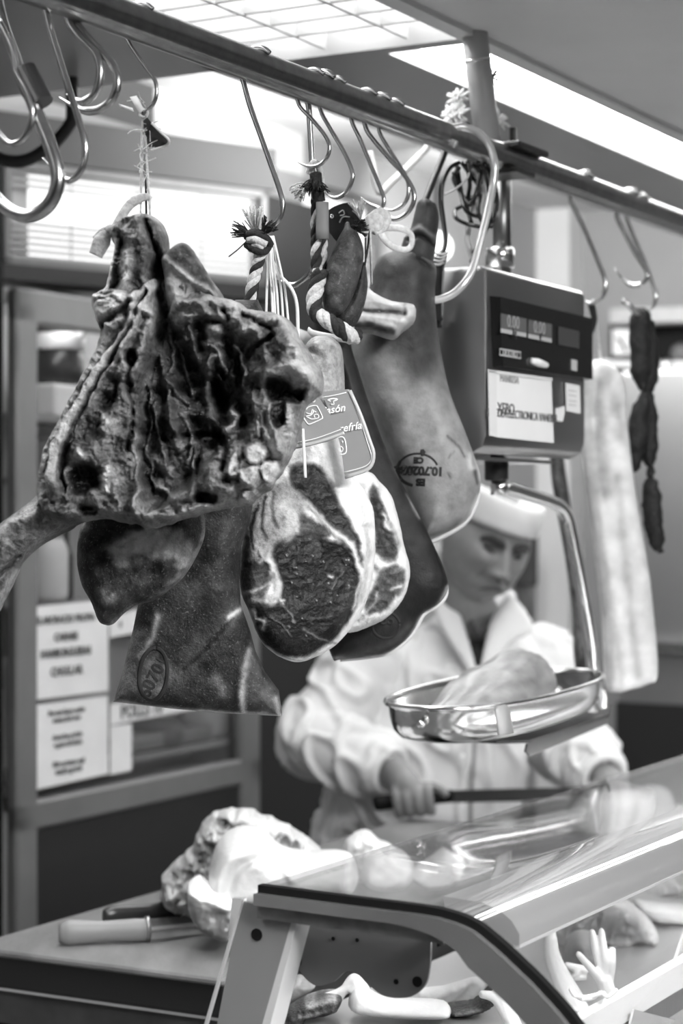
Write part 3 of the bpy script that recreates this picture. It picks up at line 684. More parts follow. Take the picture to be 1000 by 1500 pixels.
A_marks = [
    # hollow between the two sides, shade painted into its tone
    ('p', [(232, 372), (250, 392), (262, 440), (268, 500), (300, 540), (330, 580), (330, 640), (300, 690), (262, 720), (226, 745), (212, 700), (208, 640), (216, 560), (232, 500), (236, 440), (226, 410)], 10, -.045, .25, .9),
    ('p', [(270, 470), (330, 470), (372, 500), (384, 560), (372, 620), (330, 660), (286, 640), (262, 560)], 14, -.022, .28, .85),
    # left flank: rind, smooth fat band, ragged meat
    ('s', [(214, 396), (196, 430), (180, 470), (160, 510), (136, 552), (112, 598), (88, 645), (74, 690), (72, 730)], 11, .016, .52, .8),
    ('s', [(232, 425), (215, 450), (203, 486), (190, 512), (168, 536), (146, 572), (124, 612), (104, 650), (92, 690), (94, 724)], 11, .014, .60, .97, 1),
    ('s', [(222, 440), (200, 490), (176, 530), (152, 570), (128, 616), (112, 650), (104, 690), (106, 720)], 3, -.012, .10, .8),
    ('p', [(220, 470), (226, 540), (206, 620), (206, 700), (196, 750), (150, 752), (120, 740), (106, 700), (120, 640), (150, 585), (180, 540)], 8, -.004, .34, .8),
    ('s', [(196, 520), (190, 560), (180, 600)], 12, .010, .42, .7), ('s', [(168, 590), (160, 620)], 8, -.012, .1, .8),
    ('s', [(150, 620), (140, 650), (134, 676)], 9, .006, .25, .6), ('s', [(162, 616), (174, 624)], 9, .014, .62, .9), ('s', [(162, 632), (168, 638)], 5, .010, .55, .8),
    ('s', [(128, 664), (132, 668)], 7, .012, .72, .9), ('s', [(118, 668), (126, 690)], 6, .006, .5, .7),
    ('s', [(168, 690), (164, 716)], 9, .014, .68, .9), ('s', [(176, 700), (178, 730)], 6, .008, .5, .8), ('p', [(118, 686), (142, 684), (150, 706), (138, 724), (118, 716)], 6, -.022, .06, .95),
    ('s', [(90, 700), (100, 715), (112, 730)], 10, .008, .38, .7), ('s', [(146, 742), (170, 750), (188, 744)], 7, .010, .5, .8), ('s', [(148, 728), (154, 736)], 8, .01, .5, .7),
    ('p', [(128, 740), (150, 740), (150, 752), (130, 754)], 4, -.015, .05, .9), ('s', [(200, 540), (202, 600), (196, 660)], 3, -.008, .08, .8), ('s', [(182, 560), (172, 600)], 3, -.007, .1, .7),
    # top knot of skin, fold and bone
    ('s', [(170, 350), (178, 336), (198, 326), (218, 324)], 9, .014, .55, .8), ('s', [(192, 352), (204, 340), (218, 334)], 7, .010, .48, .7), ('s', [(222, 322), (224, 345), (232, 372)], 3, -.014, .06, .9),
    ('s', [(236, 335), (242, 360), (246, 382)], 8, .010, .36, .7), ('s', [(178, 362), (170, 395), (158, 432)], 7, .012, .72, .9), ('s', [(188, 366), (182, 400), (174, 430)], 7, -.004, .2, .85),
    ('s', [(198, 380), (200, 410), (196, 430)], 6, .012, .6, .8), ('s', [(212, 372), (214, 402), (210, 430)], 6, -.008, .12, .8), ('s', [(186, 352), (190, 366)], 4, -.008, .12, .8),
    ('p', [(138, 440), (160, 430), (200, 448), (210, 436), (212, 452), (190, 470), (160, 476), (146, 482), (138, 466)], 5, .020, .68, .9), ('s', [(144, 484), (170, 476), (196, 462), (204, 456)], 4, -.018, .10, .9),
    ('s', [(150, 450), (172, 446), (190, 456)], 3, -.006, .35, .7), ('s', [(160, 436), (176, 440)], 3, -.01, .2, .8), ('s', [(206, 462), (222, 464), (234, 474), (228, 486)], 9, .016, .60, .9),
    ('s', [(170, 486), (188, 478), (206, 476)], 6, .010, .62, .8), ('s', [(206, 484), (196, 508), (188, 540)], 6, .012, .58, .8), ('s', [(222, 490), (214, 520), (206, 556)], 6, .012, .5, .8), ('p', [(194, 522), (206, 520), (206, 538), (194, 540)], 4, -.02, .06, .9),
    # right-hand mass: shoulder, folds, cavities
    ('p', [(246, 420), (262, 442), (300, 452), (310, 470), (286, 482), (258, 478), (248, 450)], 8, .022, .50, .9), ('s', [(256, 466), (280, 452), (300, 458)], 5, .012, .55, .8),
    ('s', [(304, 446), (330, 450), (356, 458), (380, 466), (408, 474)], 10, .016, .55, .9), ('s', [(318, 470), (344, 474), (362, 490), (384, 484), (408, 478)], 8, .012, .60, .8),
    ('s', [(310, 492), (330, 496), (340, 506)], 7, .012, .62, .8), ('s', [(322, 512), (336, 510)], 4, .008, .5, .8), ('s', [(296, 486), (300, 510)], 8, -.012, .12, .8),
    ('s', [(414, 480), (430, 500), (440, 528), (452, 552), (460, 570)], 14, .014, .58, .9), ('s', [(398, 500), (380, 510), (366, 528)], 4, -.016, .05, .9), ('s', [(410, 500), (412, 530), (400, 548)], 12, .004, .30, .8),
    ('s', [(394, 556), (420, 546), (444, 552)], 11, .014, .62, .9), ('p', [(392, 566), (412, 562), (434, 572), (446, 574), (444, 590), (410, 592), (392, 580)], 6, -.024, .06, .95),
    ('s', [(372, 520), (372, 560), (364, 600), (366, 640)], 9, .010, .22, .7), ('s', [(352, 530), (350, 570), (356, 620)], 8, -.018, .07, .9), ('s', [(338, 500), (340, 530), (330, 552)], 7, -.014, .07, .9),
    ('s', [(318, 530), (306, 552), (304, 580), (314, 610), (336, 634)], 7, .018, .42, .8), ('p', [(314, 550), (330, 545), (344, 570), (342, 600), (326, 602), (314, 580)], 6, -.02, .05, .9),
    ('s', [(348, 608), (344, 622), (338, 630)], 6, .016, .55, .9), ('s', [(280, 600), (300, 610), (310, 622)], 12, .012, .36, .7), ('s', [(246, 560), (252, 600), (262, 636)], 5, .014, .40, .8),
    ('s', [(238, 520), (246, 552), (262, 580), (276, 590)], 4, .012, .32, .8), ('s', [(256, 600), (258, 640)], 4, .01, .3, .8), ('s', [(232, 590), (238, 640), (246, 680)], 4, .012, .36, .8),
    ('s', [(402, 600), (406, 630), (414, 660)], 8, .012, .55, .8), ('p', [(404, 596), (416, 594), (418, 620), (408, 632), (402, 618)], 3, -.016, .06, .9), ('s', [(424, 610), (430, 650)], 8, .010, .58, .8),
    ('s', [(410, 660), (424, 664)], 8, .010, .6, .8), ('s', [(392, 640), (400, 656), (404, 666)], 6, .010, .66, .9),
    ('p', [(362, 658), (376, 652), (392, 662), (392, 676), (370, 678)], 4, .024, .66, .95), ('p', [(346, 668), (356, 664), (356, 690), (346, 700), (342, 686)], 3, .020, .62, .95),
    ('p', [(360, 676), (386, 680), (382, 704), (366, 712), (354, 700)], 4, .022, .58, .95), ('p', [(388, 684), (408, 680), (410, 698), (396, 708)], 3, .018, .68, .95), ('s', [(344, 720), (360, 716), (360, 736)], 8, .014, .55, .9),
    ('s', [(352, 664), (356, 690)], 1.6, -.006, .2, .6), ('s', [(362, 680), (388, 682)], 1.6, -.006, .25, .6),
    ('s', [(312, 690), (322, 705), (334, 720)], 10, .014, .45, .8), ('s', [(300, 660), (312, 672), (330, 676)], 8, .012, .42, .8), ('s', [(288, 660), (286, 690), (286, 730)], 4, .014, .38, .8), ('p', [(292, 722), (318, 722), (316, 738), (296, 738)], 4, -.016, .04, .95),
    ('s', [(238, 680), (250, 690), (252, 704)], 9, .014, .52, .8), ('s', [(236, 712), (250, 720), (262, 730)], 6, .016, .62, .8), ('s', [(262, 700), (266, 720), (272, 740)], 9, .010, .34, .7), ('s', [(258, 648), (272, 654), (290, 650)], 6, .010, .42, .7),
    ('s', [(210, 744), (230, 736), (248, 742)], 9, .010, .4, .8), ('s', [(222, 756), (260, 754), (300, 746), (330, 738)], 5, .014, .58, .8), ('s', [(206, 640), (210, 700), (208, 740), (214, 768)], 3, .012, .5, .8),
    ('s', [(180, 752), (200, 764), (214, 768)], 8, .006, .3, .7), ('s', [(330, 640), (336, 660), (330, 690)], 4, -.012, .06, .9), ('s', [(270, 640), (300, 636), (330, 650)], 4, -.012, .07, .9),
    ('s', [(262, 500), (272, 540), (282, 575)], 3, .010, .42, .8), ('s', [(284, 490), (292, 520), (300, 545)], 3, .009, .36, .8), ('s', [(300, 505), (322, 522), (334, 548)], 3, .008, .48, .8), ('s', [(346, 512), (362, 540), (358, 566)], 3, .010, .5, .8),
    ('s', [(250, 470), (256, 510), (252, 548)], 3, .010, .40, .8), ('s', [(268, 610), (282, 640), (278, 676)], 3, .010, .46, .8), ('s', [(300, 640), (318, 648), (326, 664)], 4, .010, .5, .8), ('s', [(222, 560), (224, 610), (222, 660), (230, 720)], 2.5, .009, .36, .8),
    ('s', [(360, 470), (380, 478), (396, 490)], 3, -.008, .12, .8), ('s', [(330, 462), (340, 476)], 3, -.008, .15, .8), ('s', [(372, 580), (380, 610), (378, 640)], 4, .010, .46, .8), ('s', [(386, 610), (388, 634)], 3, .008, .36, .8),
    ('s', [(92, 720), (96, 745), (112, 758)], 10, .006, .22, .7),
]
A_marks = [(*m[:4], min(.92, max(.03, .40+(m[4]-.40)*1.45)), *m[5:]) for m in A_marks]  # widens the tones: paler edges for highlights, darker hollows for shade
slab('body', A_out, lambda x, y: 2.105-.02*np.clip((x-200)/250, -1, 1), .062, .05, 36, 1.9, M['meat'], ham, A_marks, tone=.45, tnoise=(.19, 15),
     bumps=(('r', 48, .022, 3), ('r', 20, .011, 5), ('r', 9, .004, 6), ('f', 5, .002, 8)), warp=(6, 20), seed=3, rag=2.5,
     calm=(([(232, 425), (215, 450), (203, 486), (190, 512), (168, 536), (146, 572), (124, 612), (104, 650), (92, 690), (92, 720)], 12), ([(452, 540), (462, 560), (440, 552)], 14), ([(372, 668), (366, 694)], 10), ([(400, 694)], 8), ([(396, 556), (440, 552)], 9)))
slab('bone_end', [(237, 381), (246, 370), (258, 360), (270, 357), (282, 366), (294, 384), (310, 410), (328, 436), (320, 446), (300, 440), (284, 452), (268, 470), (252, 462), (244, 440), (241, 410)], 2.075, .030, .04, 16, 2.2, M['meatfine'], ham,
     [('p', [(250, 376), (270, 362), (284, 374), (318, 430), (300, 424), (276, 404), (256, 396)], 4, .004, .22, .9), ('s', [(244, 384), (262, 400), (290, 420), (316, 438)], 5, .008, .62, .9), ('s', [(250, 420), (262, 440), (276, 450)], 10, .008, .60, .8), ('s', [(290, 438), (270, 462)], 4, -.008, .2, .8)],
     tone=.5, tnoise=(.12, 14), bumps=(('r', 18, .006), ('f', 7, .003)), warp=(3, 14), rag=1)
slab('shank', [(92, 700), (66, 716), (40, 738), (10, 760), (-30, 790), (-60, 830), (-60, 960), (-20, 930), (6, 882), (22, 850), (36, 822), (60, 800), (84, 786), (112, 770), (118, 740)], 2.11, .036, .036, 30, 2.6, M['meat'], ham,
     [('s', [(80, 720), (50, 745), (10, 775), (-30, 810)], 9, .006, .58, .9), ('s', [(60, 770), (40, 800), (10, 830), (-20, 870)], 14, .004, .34, .7), ('s', [(36, 812), (10, 836), (-20, 860)], 2.5, -.01, .12, .9), ('s', [(26, 836), (6, 872), (-14, 910)], 4, .004, .66, .8), ('s', [(44, 760), (60, 750)], 5, .005, .6, .7)],
     tone=.36, tnoise=(.13, 22), bumps=(('r', 26, .007), ('f', 8, .003)), warp=(4, 18), rag=1.2)
# twine and torn label of the carved ham
tw = thing('twine_loop', 'frayed twine with a torn label tying the carved ham to its hook', 'twine', P(212, 165, 2.10))
bm = BM(); tube(bm, [P(211, 158, 2.1), P(208, 200, 2.1), P(207, 250, 2.1), P(206, 322, 2.1)], .0013, 6); tube(bm, [P(213, 158, 2.1), P(213, 210, 2.1), P(217, 270, 2.1), P(219, 290, 2.1), P(220, 325, 2.1)], .0015, 6)
tube(bm, [P(206, 160, 2.098), P(216, 164, 2.094), P(212, 172, 2.096), P(205, 168, 2.1), P(212, 160, 2.1)], .0016, 6)
lathe(bm, P(218, 289, 2.1), ZV, [(.001, -.004), (.004, 0), (.001, .004)], 8); mk('strand', bm, M['twine'], tw)
bm = BM(); rng = random.Random(5)
for k in range(26):
    y = rng.uniform(150, 260); x = 210+rng.uniform(-3, 4); c = P(x, y, 2.095); dd = Vector((rng.uniform(-1, 1), rng.uniform(-.6, .2), rng.uniform(-.6, .8))).normalized()*rng.uniform(.006, .02)
    tube(bm, [c, c+dd*.5+Vector((rng.uniform(-.004, .004), 0, rng.uniform(-.004, .004))), c+dd], .0005, 4, 3)
mk('frayed_fibre', bm, M['twine'], tw)
bm = BM(); a = [P(x, y, d) for x, y, d in ((206, 160, 2.1), (222, 180, 2.085), (247, 205, 2.09), (243, 213, 2.1), (220, 220, 2.105), (212, 200, 2.1))]; prism(bm, a, Vector((.0, .0012, 0)))
mk('torn_label', bm, mat('label_dark', .05, .4, 0, .9, 60), tw, False)
bm = BM(); tube(bm, [P(222, 180, 2.083), P(236, 194, 2.084), P(247, 205, 2.088), P(243, 213, 2.098), P(220, 220, 2.103)], .0014, 6); prism(bm, [P(174, 152, 2.09), P(194, 158, 2.09), P(196, 163, 2.09), P(176, 156, 2.09)], Vector((0, .002, 0)))
prism(bm, [P(190, 142, 2.09), P(200, 140, 2.09), P(211, 160, 2.088), P(204, 166, 2.088)], Vector((0, .0015, 0))); mk('label_edge', bm, M['paper'], tw)
bm = BM(); tube(bm, [P(218, 288, 2.09), P(206, 290, 2.085), P(190, 300, 2.08), P(176, 320, 2.075), P(166, 336, 2.07)], [.003, .005, .005, .004], 8, flat=.6); ball(bm, P(163, 337, 2.07), .008, .006, .006)
tube(bm, [P(160, 336, 2.07), P(150, 352, 2.068), P(140, 374, 2.068)], [.003, .009, .007], 8, flat=.6); tube(bm, [P(158, 336, 2.07), P(148, 338, 2.068), P(136, 348, 2.068)], [.004, .002, .0005], 6, flat=.6)
mk('cloth_strip', bm, mat('tie_cloth', .36, .9, 0, .25, 200, .6), tw)

# ---- B1 / B2: dark cuts behind it
cut = thing('cured_cut', 'dark rounded mouldy cut hanging below the carved ham', 'cured meat', P(205, 700, 2.19), 'hams and cured cuts on the rail')
slab('body', [(130, 600), (215, 560), (280, 620), (296, 740), (300, 765), (298, 790), (284, 822), (268, 846), (246, 866), (224, 880), (200, 886), (182, 898), (166, 914), (154, 915), (144, 908), (134, 882), (120, 856), (113, 820), (116, 780), (128, 745)], 2.2, .034, .03, 34, 2.6, M['meatfine'], cut,
     [('p', [(165, 800), (190, 780), (230, 770), (270, 778), (262, 812), (240, 820), (210, 822), (180, 826)], 9, .002, .74, .9), ('p', [(262, 800), (284, 790), (280, 830), (262, 836)], 5, .002, .58, .7), ('s', [(220, 880), (250, 858), (276, 832), (288, 810)], 5, .004, .44, .8), ('s', [(206, 820), (224, 824), (230, 870)], 10, -.004, .16, .6), ('s', [(148, 870), (160, 880), (172, 876)], 7, .003, .46, .7),
      ('s', [(120, 830), (130, 870), (150, 905)], 5, .002, .2, .6), ('s', [(116, 790), (128, 748)], 3, .002, .5, .7)], tone=.17, tnoise=(.16, 16), bumps=(('f', 40, .006), ('f', 9, .0025)), warp=(7, 14), rim=(4, .4))
bm = BM(); tube(bm, [P(214, 575, 2.2), P(216, 440, 2.19), P(214, 300, 2.16), P(212, 166, 2.12)], .0012, 6); mk('cord', bm, M['darktwine'], cut)
cut = thing('pork_shoulder', 'dark flaring cured shoulder with a straight cut foot and an oval stamp', 'cured meat', P(340, 700, 2.3), 'hams and cured cuts on the rail')
slab('body', [(320, 470), (345, 440), (378, 440), (392, 470), (388, 560), (378, 680), (366, 760), (353, 800), (350, 850), (352, 885), (366, 925), (374, 955), (388, 985), (408, 1012), (413, 1047), (412, 1048), (330, 1044), (250, 1037), (167, 1027), (168, 1024), (180, 985), (196, 920), (204, 880), (225, 830), (258, 800), (290, 750), (306, 660), (314, 560)], 2.3, .032, .035, 30, 2.4, M['meatfine'], cut,
     [('p', [(212, 1000), (222, 960), (240, 975), (236, 1015), (216, 1026)], 6, .0, .36, .6), ('s', [(234, 1010), (252, 985), (248, 970)], 6, 0, .5, .6), ('s', [(352, 890), (330, 912), (300, 945), (262, 985)], 16, .0, .40, .45), ('s', [(350, 893), (338, 902)], 5, .002, .85, .9), ('s', [(234, 900), (228, 930), (210, 958)], 5, .003, .6, .75), ('s', [(200, 930), (186, 980), (176, 1020)], 16, .0, .46, .7), ('p', [(356, 985), (368, 930), (384, 980), (410, 1016), (410, 1046), (360, 1044)], 5, -.006, .28, .9), ('s', [(355, 1040), (358, 1000), (366, 950)], 5, .004, .62, .8),
      ('s', [(404, 1020), (410, 1046)], 4, .003, .62, .8), ('s', [(170, 1026), (250, 1035), (330, 1042), (412, 1046)], 4, .001, .74, .9), ('s', [(320, 990), (330, 1010)], 8, 0, .5, .55), ('s', [(280, 860), (288, 880)], 14, 0, .32, .5), ('s', [(310, 860), (322, 780)], 22, .004, .2, .5)] +
     [('s', [(344-12*k, 905+13*k), (318-12*k, 926+13*k)], 1.3, -.002, .15, .7) for k in range(5)],
     tone=.16, tnoise=(.12, 22), bumps=(('f', 60, .006), ('f', 12, .0016)), warp=(3, 18), edge=.007, smooth_n=1)
st = mat('stamp_ink', .012, .7)
def ring(bm, c, ex, ey, a, b, r, a0=0, a1=360, n=40):
    pts = [c+ex*(a*math.cos(math.radians(t)))+ey*(b*math.sin(math.radians(t))) for t in np.linspace(a0, a1, n)]
    tube(bm, pts, r, 6, 1)
def surf_y(o, x, z):
    """depth of an object's front skin at world x, z"""
    best = None
    wl = wloc(o)
    for v in o.data.vertices:
        p = v.co+wl
        d = (p.x-x)**2+(p.z-z)**2
        if best is None or d < best[0]-1e-7 or (abs(d-best[0]) < 1e-6 and p.y < best[1]): best = (d, p.y) if best is None or d < best[0] else (best[0], min(best[1], p.y))
    return best[1]
def wrap_to(o, src, gap):
    """lay a printed mark on the front skin of a cut"""
    me = src.data; ws = wloc(src)
    co = np.empty(len(me.vertices)*3, np.float32); me.vertices.foreach_get('co', co); co = co.reshape(-1, 3)+np.array(ws)
    wl = wloc(o)
    mid = co[:, 1].mean()
    # use the front half only
    for v in o.data.vertices:
        p = v.co+wl
        d = (co[:, 0]-p.x)**2+(co[:, 2]-p.z)**2
        k = np.argsort(d)[:8]; front = co[k]; yy = front[:, 1].min()
        sel = front[front[:, 1] < yy+.012]
        w = 1/(((sel[:, 0]-p.x)**2+(sel[:, 2]-p.z)**2)+1e-7)
        y = float((sel[:, 1]*w).sum()/w.sum())
        v.co.y = y-gap-wl.y+(v.co.y-o['_m'])*.12
    if '_m' in o: del o['_m']
def lay(o, src, gap=.0006):
    ys = [v.co.y for v in o.data.vertices]; o['_m'] = sum(ys)/len(ys); wrap_to(o, src, gap)
body = cut.children[0]
bm = BM(); ring(bm, P(223, 989, 2.25), (P(227, 950, 2.25)-P(219, 1028, 2.25)).normalized(), (P(250, 992, 2.25)-P(223, 989, 2.25)).normalized(), .0292, .0155, .0022); o = mk('stamp', bm, st, cut); lay(o, body)
ex = (P(236, 975, 2.25)-P(212, 1020, 2.25)).normalized(); ey = Vector((0, -1, 0)).cross(ex)*-1
o = text('stamp', '60701', .020, P(224, 993, 2.25), ex, Vector((ex.z*-1, 0, ex.x)), st, cut, bold=.0004); lay(o, body)

# ---- ropes
def twist(name, path, R, turns, parent, mats, r=None, seg=8):
    """rope of three strands; mats gives each strand's yarn"""
    p = smooth_path(path, 14); N = len(p); L = len(mats)
    up = Vector((0, 1, 0))
    for j, m_ in enumerate(mats):
        pts = []
        for i in range(N):
            t = (p[min(i+1, N-1)]-p[max(i-1, 0)]).normalized(); u = (up-t*up.dot(t)); u = u.normalized() if u.length > 1e-4 else t.orthogonal().normalized(); v = t.cross(u)
            a = 2*math.pi*(turns*i/(N-1)+j/L)
            pts.append(p[i]+(u*math.cos(a)+v*math.sin(a))*R*.55)
        bm = BM(); tube(bm, pts, r or R*.62, seg, 1); mk('strand', bm, m_, parent)
def tassel(bm, c, d, L, n, rng, r=.0007, spread=.5):
    for k in range(n):
        q = (d+Vector((rng.uniform(-spread, spread), rng.uniform(-spread, spread), rng.uniform(-spread, spread)))).normalized()*L*rng.uniform(.6, 1.1)
        tube(bm, [c, c+q*.5+Vector((0, 0, rng.uniform(-.003, .003))), c+q], r, 4, 3)
rng = random.Random(9)
rp = thing('striped_rope', 'left striped rope with a frayed knot behind the carved ham', 'rope', P(375, 340, 2.30), 'striped ropes')
Y1 = 2.295
twist('strand', [P(383, 366, Y1), P(376, 392, Y1), P(368, 425, Y1), P(362, 470, Y1)], .0062, 2.6, rp, [M['twine'], M['twine'], M['darktwine']])
bm = BM(); tube(bm, [P(362, 346, Y1), P(372, 342, Y1-.012), P(388, 350, Y1-.012), P(394, 358, Y1)], .0058, 8); tube(bm, [P(362, 358, Y1), P(374, 366, Y1-.012), P(386, 368, Y1-.01), P(392, 362, Y1)], .005, 8); ball(bm, P(378, 356, Y1), .011, .009, .01); mk('knot', bm, M['darktwine'], rp)
bm = BM(); tube(bm, [P(364, 352, Y1-.006), P(374, 351, Y1-.017), P(390, 358, Y1-.014)], .0042, 8); tube(bm, [P(366, 366, Y1-.004), P(376, 358, Y1-.015), P(384, 364, Y1-.013)], .0035, 8); mk('knot_light', bm, M['twine'], rp)
bm = BM(); tassel(bm, P(374, 342, Y1), Vector((-.1, -.2, 1)), .030, 60, rng, spread=.45); mk('frayed_end', bm, M['twine'], rp)
bm = BM(); tassel(bm, P(366, 342, Y1), Vector((-.9, -.2, .3)), .022, 36, rng, spread=.45); tassel(bm, P(384, 340, Y1-.01), Vector((.5, -.4, .5)), .020, 46, rng, spread=.5); tube(bm, [P(362, 352, Y1), P(350, 364, Y1-.01), P(335, 376, Y1-.01)], .0008, 4); tube(bm, [P(379, 380, Y1), P(378, 440, Y1), P(379, 470, Y1)], .0007, 4)
mk('dark_frayed_end', bm, M['darktwine'], rp)
ws = thing('white_strings', 'bundle of thin white strings hanging beside the left striped rope', 'string', P(398, 345, 2.31))
bm = BM(); Y2 = 2.31
for k, (x0, x1, xm) in enumerate(((393, 389, 392), (395, 400, 396), (397, 409, 402), (399, 416, 408), (400, 424, 412), (394, 404, 398))):
    tube(bm, [P(x0, 346, Y2), P(xm, 400, Y2-.004*k), P((xm+x1)/2, 430, Y2), P(x1, 492, Y2)], .0014, 6)
tube(bm, [P(404, 402, Y2), P(414, 408, Y2-.01), P(428, 425, Y2-.01), P(435, 450, Y2-.005), P(437, 500, Y2), P(445, 520, Y2)], .0022, 6)
for k in range(4): tube(bm, [P(394+k, 366, Y2-.004), P(400, 380, Y2-.004), P(406+2*k, 410, Y2)], .0011, 6)
mk('strand', bm, mat('white_string', .82, .8), ws)
rp2 = thing('striped_rope', 'right striped rope with a paper sleeve, frayed at the top loop', 'rope', P(462, 250, 2.42), 'striped ropes')
Y3 = 2.42
twist('strand', [P(463, 292, Y3), P(463, 330, Y3), P(463, 365, Y3), P(464, 400, Y3), P(468, 425, Y3)], .0060, 3.2, rp2, [M['twine'], M['darktwine'], M['darktwine']])
twist('strand', [P(473, 300, Y3+.01), P(473, 340, Y3+.01), P(472, 380, Y3+.01), P(470, 420, Y3+.01)], .0052, 2.6, rp2, [M['twine'], M['darktwine'], M['twine']])
twist('strand', [P(469, 398, Y3-.01), P(463, 420, Y3-.012), P(460, 445, Y3-.015), P(466, 462, Y3-.02), P(480, 470, Y3-.03), P(496, 480, Y3-.034), P(510, 490, Y3-.03), P(517, 494, Y3-.01), P(520, 490, Y3+.02)], .0085, 3.4, rp2, [M['twine'], M['darktwine'], M['darktwine'], M['twine']])
bm = BM(); tube(bm, [P(452, 254, Y3), P(458, 240, Y3-.006), P(464, 240, Y3-.006), P(470, 256, Y3), P(470, 290, Y3)], .0042, 8); tassel(bm, P(452, 268, Y3), Vector((-.6, -.3, -.6)), .024, 70, rng, spread=.4); mk('loop', bm, M['twine'], rp2)
bm = BM(); tube(bm, [P(462, 254, Y3-.004), P(464, 275, Y3-.006), P(468, 296, Y3-.004)], .0072, 8)
tassel(bm, P(458, 262, Y3-.004), Vector((-.3, -.5, -.8)), .02, 60, rng, spread=.5); tassel(bm, P(466, 262, Y3-.006), Vector((.3, -.5, -.9)), .022, 40, rng, spread=.4); mk('dark_frayed_end', bm, M['darktwine'], rp2)
bm = BM(); tube(bm, [P(472, 296, Y3-.012), P(472, 350, Y3-.012)], .0076, 12, 4, flat=.6); mk('paper_sleeve', bm, mat('sleeve_paper', .20, .6), rp2)

# ---- C: cut ham with label
hc = thing('cut_ham', 'round cut ham with a dark lean face and a wide white fat rim', 'ham', P(470, 480, 2.37), 'hams and cured cuts on the rail')
C_out = [(446, 520), (448, 505), (458, 495), (472, 492), (488, 495), (499, 508), (503, 530), (505, 570), (506, 610), (498, 640), (502, 668), (516, 695), (534, 718), (546, 745), (549, 775), (549, 810), (545, 845), (535, 885), (514, 920), (490, 946), (462, 962), (436, 970), (410, 962), (388, 946), (374, 922), (364, 895), (353, 868), (350, 832), (356, 790), (362, 755), (378, 722), (398, 700), (420, 672), (440, 648), (450, 610), (448, 560)]
C_marks = [
    ('p', [(372, 735), (392, 712), (420, 705), (448, 730), (440, 770), (408, 800), (384, 830), (368, 850), (356, 820)], 8, .0, .50, .9),
    ('p', [(424, 690), (448, 680), (474, 690), (488, 716), (500, 745), (516, 772), (528, 800), (532, 830), (520, 800), (500, 782), (472, 758), (446, 730), (428, 712)], 5, -.003, .10, .95),
    ('p', [(404, 800), (430, 782), (470, 786), (500, 796), (518, 815), (526, 846), (520, 885), (502, 922), (472, 946), (438, 962), (410, 955), (384, 936), (374, 905), (380, 880), (404, 884), (414, 856), (404, 830)], 5, -.004, .06, .97),
    ('p', [(442, 752), (462, 764), (484, 780), (470, 788), (446, 786), (438, 768)], 4, .0, .16, .9),
    ('s', [(418, 742), (430, 760), (424, 784)], 11, .003, .78, .9), ('s', [(452, 742), (468, 760), (486, 778), (506, 795), (516, 806)], 2.2, .003, .6, .85), ('s', [(450, 774), (462, 790)], 8, 0, .45, .5),
    ('s', [(432, 705), (446, 716), (456, 730)], 7, .002, .12, .7), ('s', [(378, 740), (370, 770), (372, 800)], 2.5, -.002, .18, .8), ('s', [(388, 730), (384, 760), (390, 790)], 2.5, -.002, .22, .8), ('s', [(400, 722), (400, 750), (408, 772)], 2.5, -.002, .3, .8), ('s', [(362, 790), (360, 830)], 7, -.003, .10, .8),
    ('p', [(354, 835), (372, 820), (392, 825), (396, 850), (384, 880), (366, 890), (354, 866)], 5, -.004, .14, .9), ('s', [(384, 808), (388, 816), (382, 822)], 5, .006, .66, .9), ('s', [(394, 824), (398, 832)], 4, .005, .72, .9),
    ('s', [(358, 868), (380, 862), (396, 852), (408, 842)], 4, .004, .66, .85), ('s', [(404, 840), (408, 870), (412, 884)], 4, .003, .7, .85), ('s', [(372, 876), (390, 880), (400, 874)], 6, .004, .62, .85), ('s', [(376, 904), (388, 908), (384, 918)], 4, .004, .66, .9), ('s', [(366, 890), (374, 906)], 5, .003, .5, .7),
    ('s', [(412, 884), (424, 896), (432, 908)], 1.4, .001, .55, .8), ('s', [(398, 900), (416, 914), (428, 928)], 1.2, .001, .5, .8), ('s', [(446, 920), (466, 932), (490, 940)], 1.8, .001, .48, .8), ('s', [(488, 860), (494, 846), (504, 838)], 1.4, .001, .45, .8),
    ('s', [(482, 842), (486, 844)], 3.2, .002, .85, .95), ('s', [(512, 850), (510, 880), (498, 912)], 9, .0, .30, .5), ('s', [(410, 880), (416, 878)], 2.5, .002, .8, .9),
    ('s', [(526, 846), (524, 860), (516, 890)], 2.5, .002, .72, .9), ('s', [(534, 770), (540, 800), (536, 840), (526, 880)], 5, -.003, .58, .6), ('s', [(516, 720), (530, 745), (540, 770)], 5, -.002, .70, .5), ('s', [(472, 672), (482, 700), (496, 728)], 6, .002, .74, .7),
    ('s', [(430, 662), (460, 655), (484, 662)], 10, .003, .84, .7), ('s', [(458, 502), (476, 500), (490, 508)], 4, .004, .74, .8), ('s', [(456, 514), (472, 520), (488, 516)], 5, -.003, .62, .7), ('p', [(440, 500), (470, 488), (506, 500), (510, 590), (440, 600)], 10, 0, .60, .95), ('s', [(460, 508), (478, 504), (494, 512)], 5, .006, .7, .6), ('s', [(456, 520), (474, 526)], 4, -.005, .5, .6),
] + [('s', [(rx, ry), (rx+1, ry+1)], 1.0, .001, .7, .9) for rx, ry in [(random.Random(k).uniform(410, 515), random.Random(k+77).uniform(800, 940)) for k in range(26)]]
slab('body', C_out, lambda x, y: 2.385-.02*np.clip((y-500)/400, 0, 1)+.03*np.clip((x-430)/100, -.6, 1), .042, .03, 30, 2.1, M['lean'], hc, C_marks, tone=.93, tnoise=(.04, 30), bumps=(('f', 50, .007), ('r', 16, .0022), ('f', 7, .0008)), warp=(4, 18), seed=21, rag=.8)
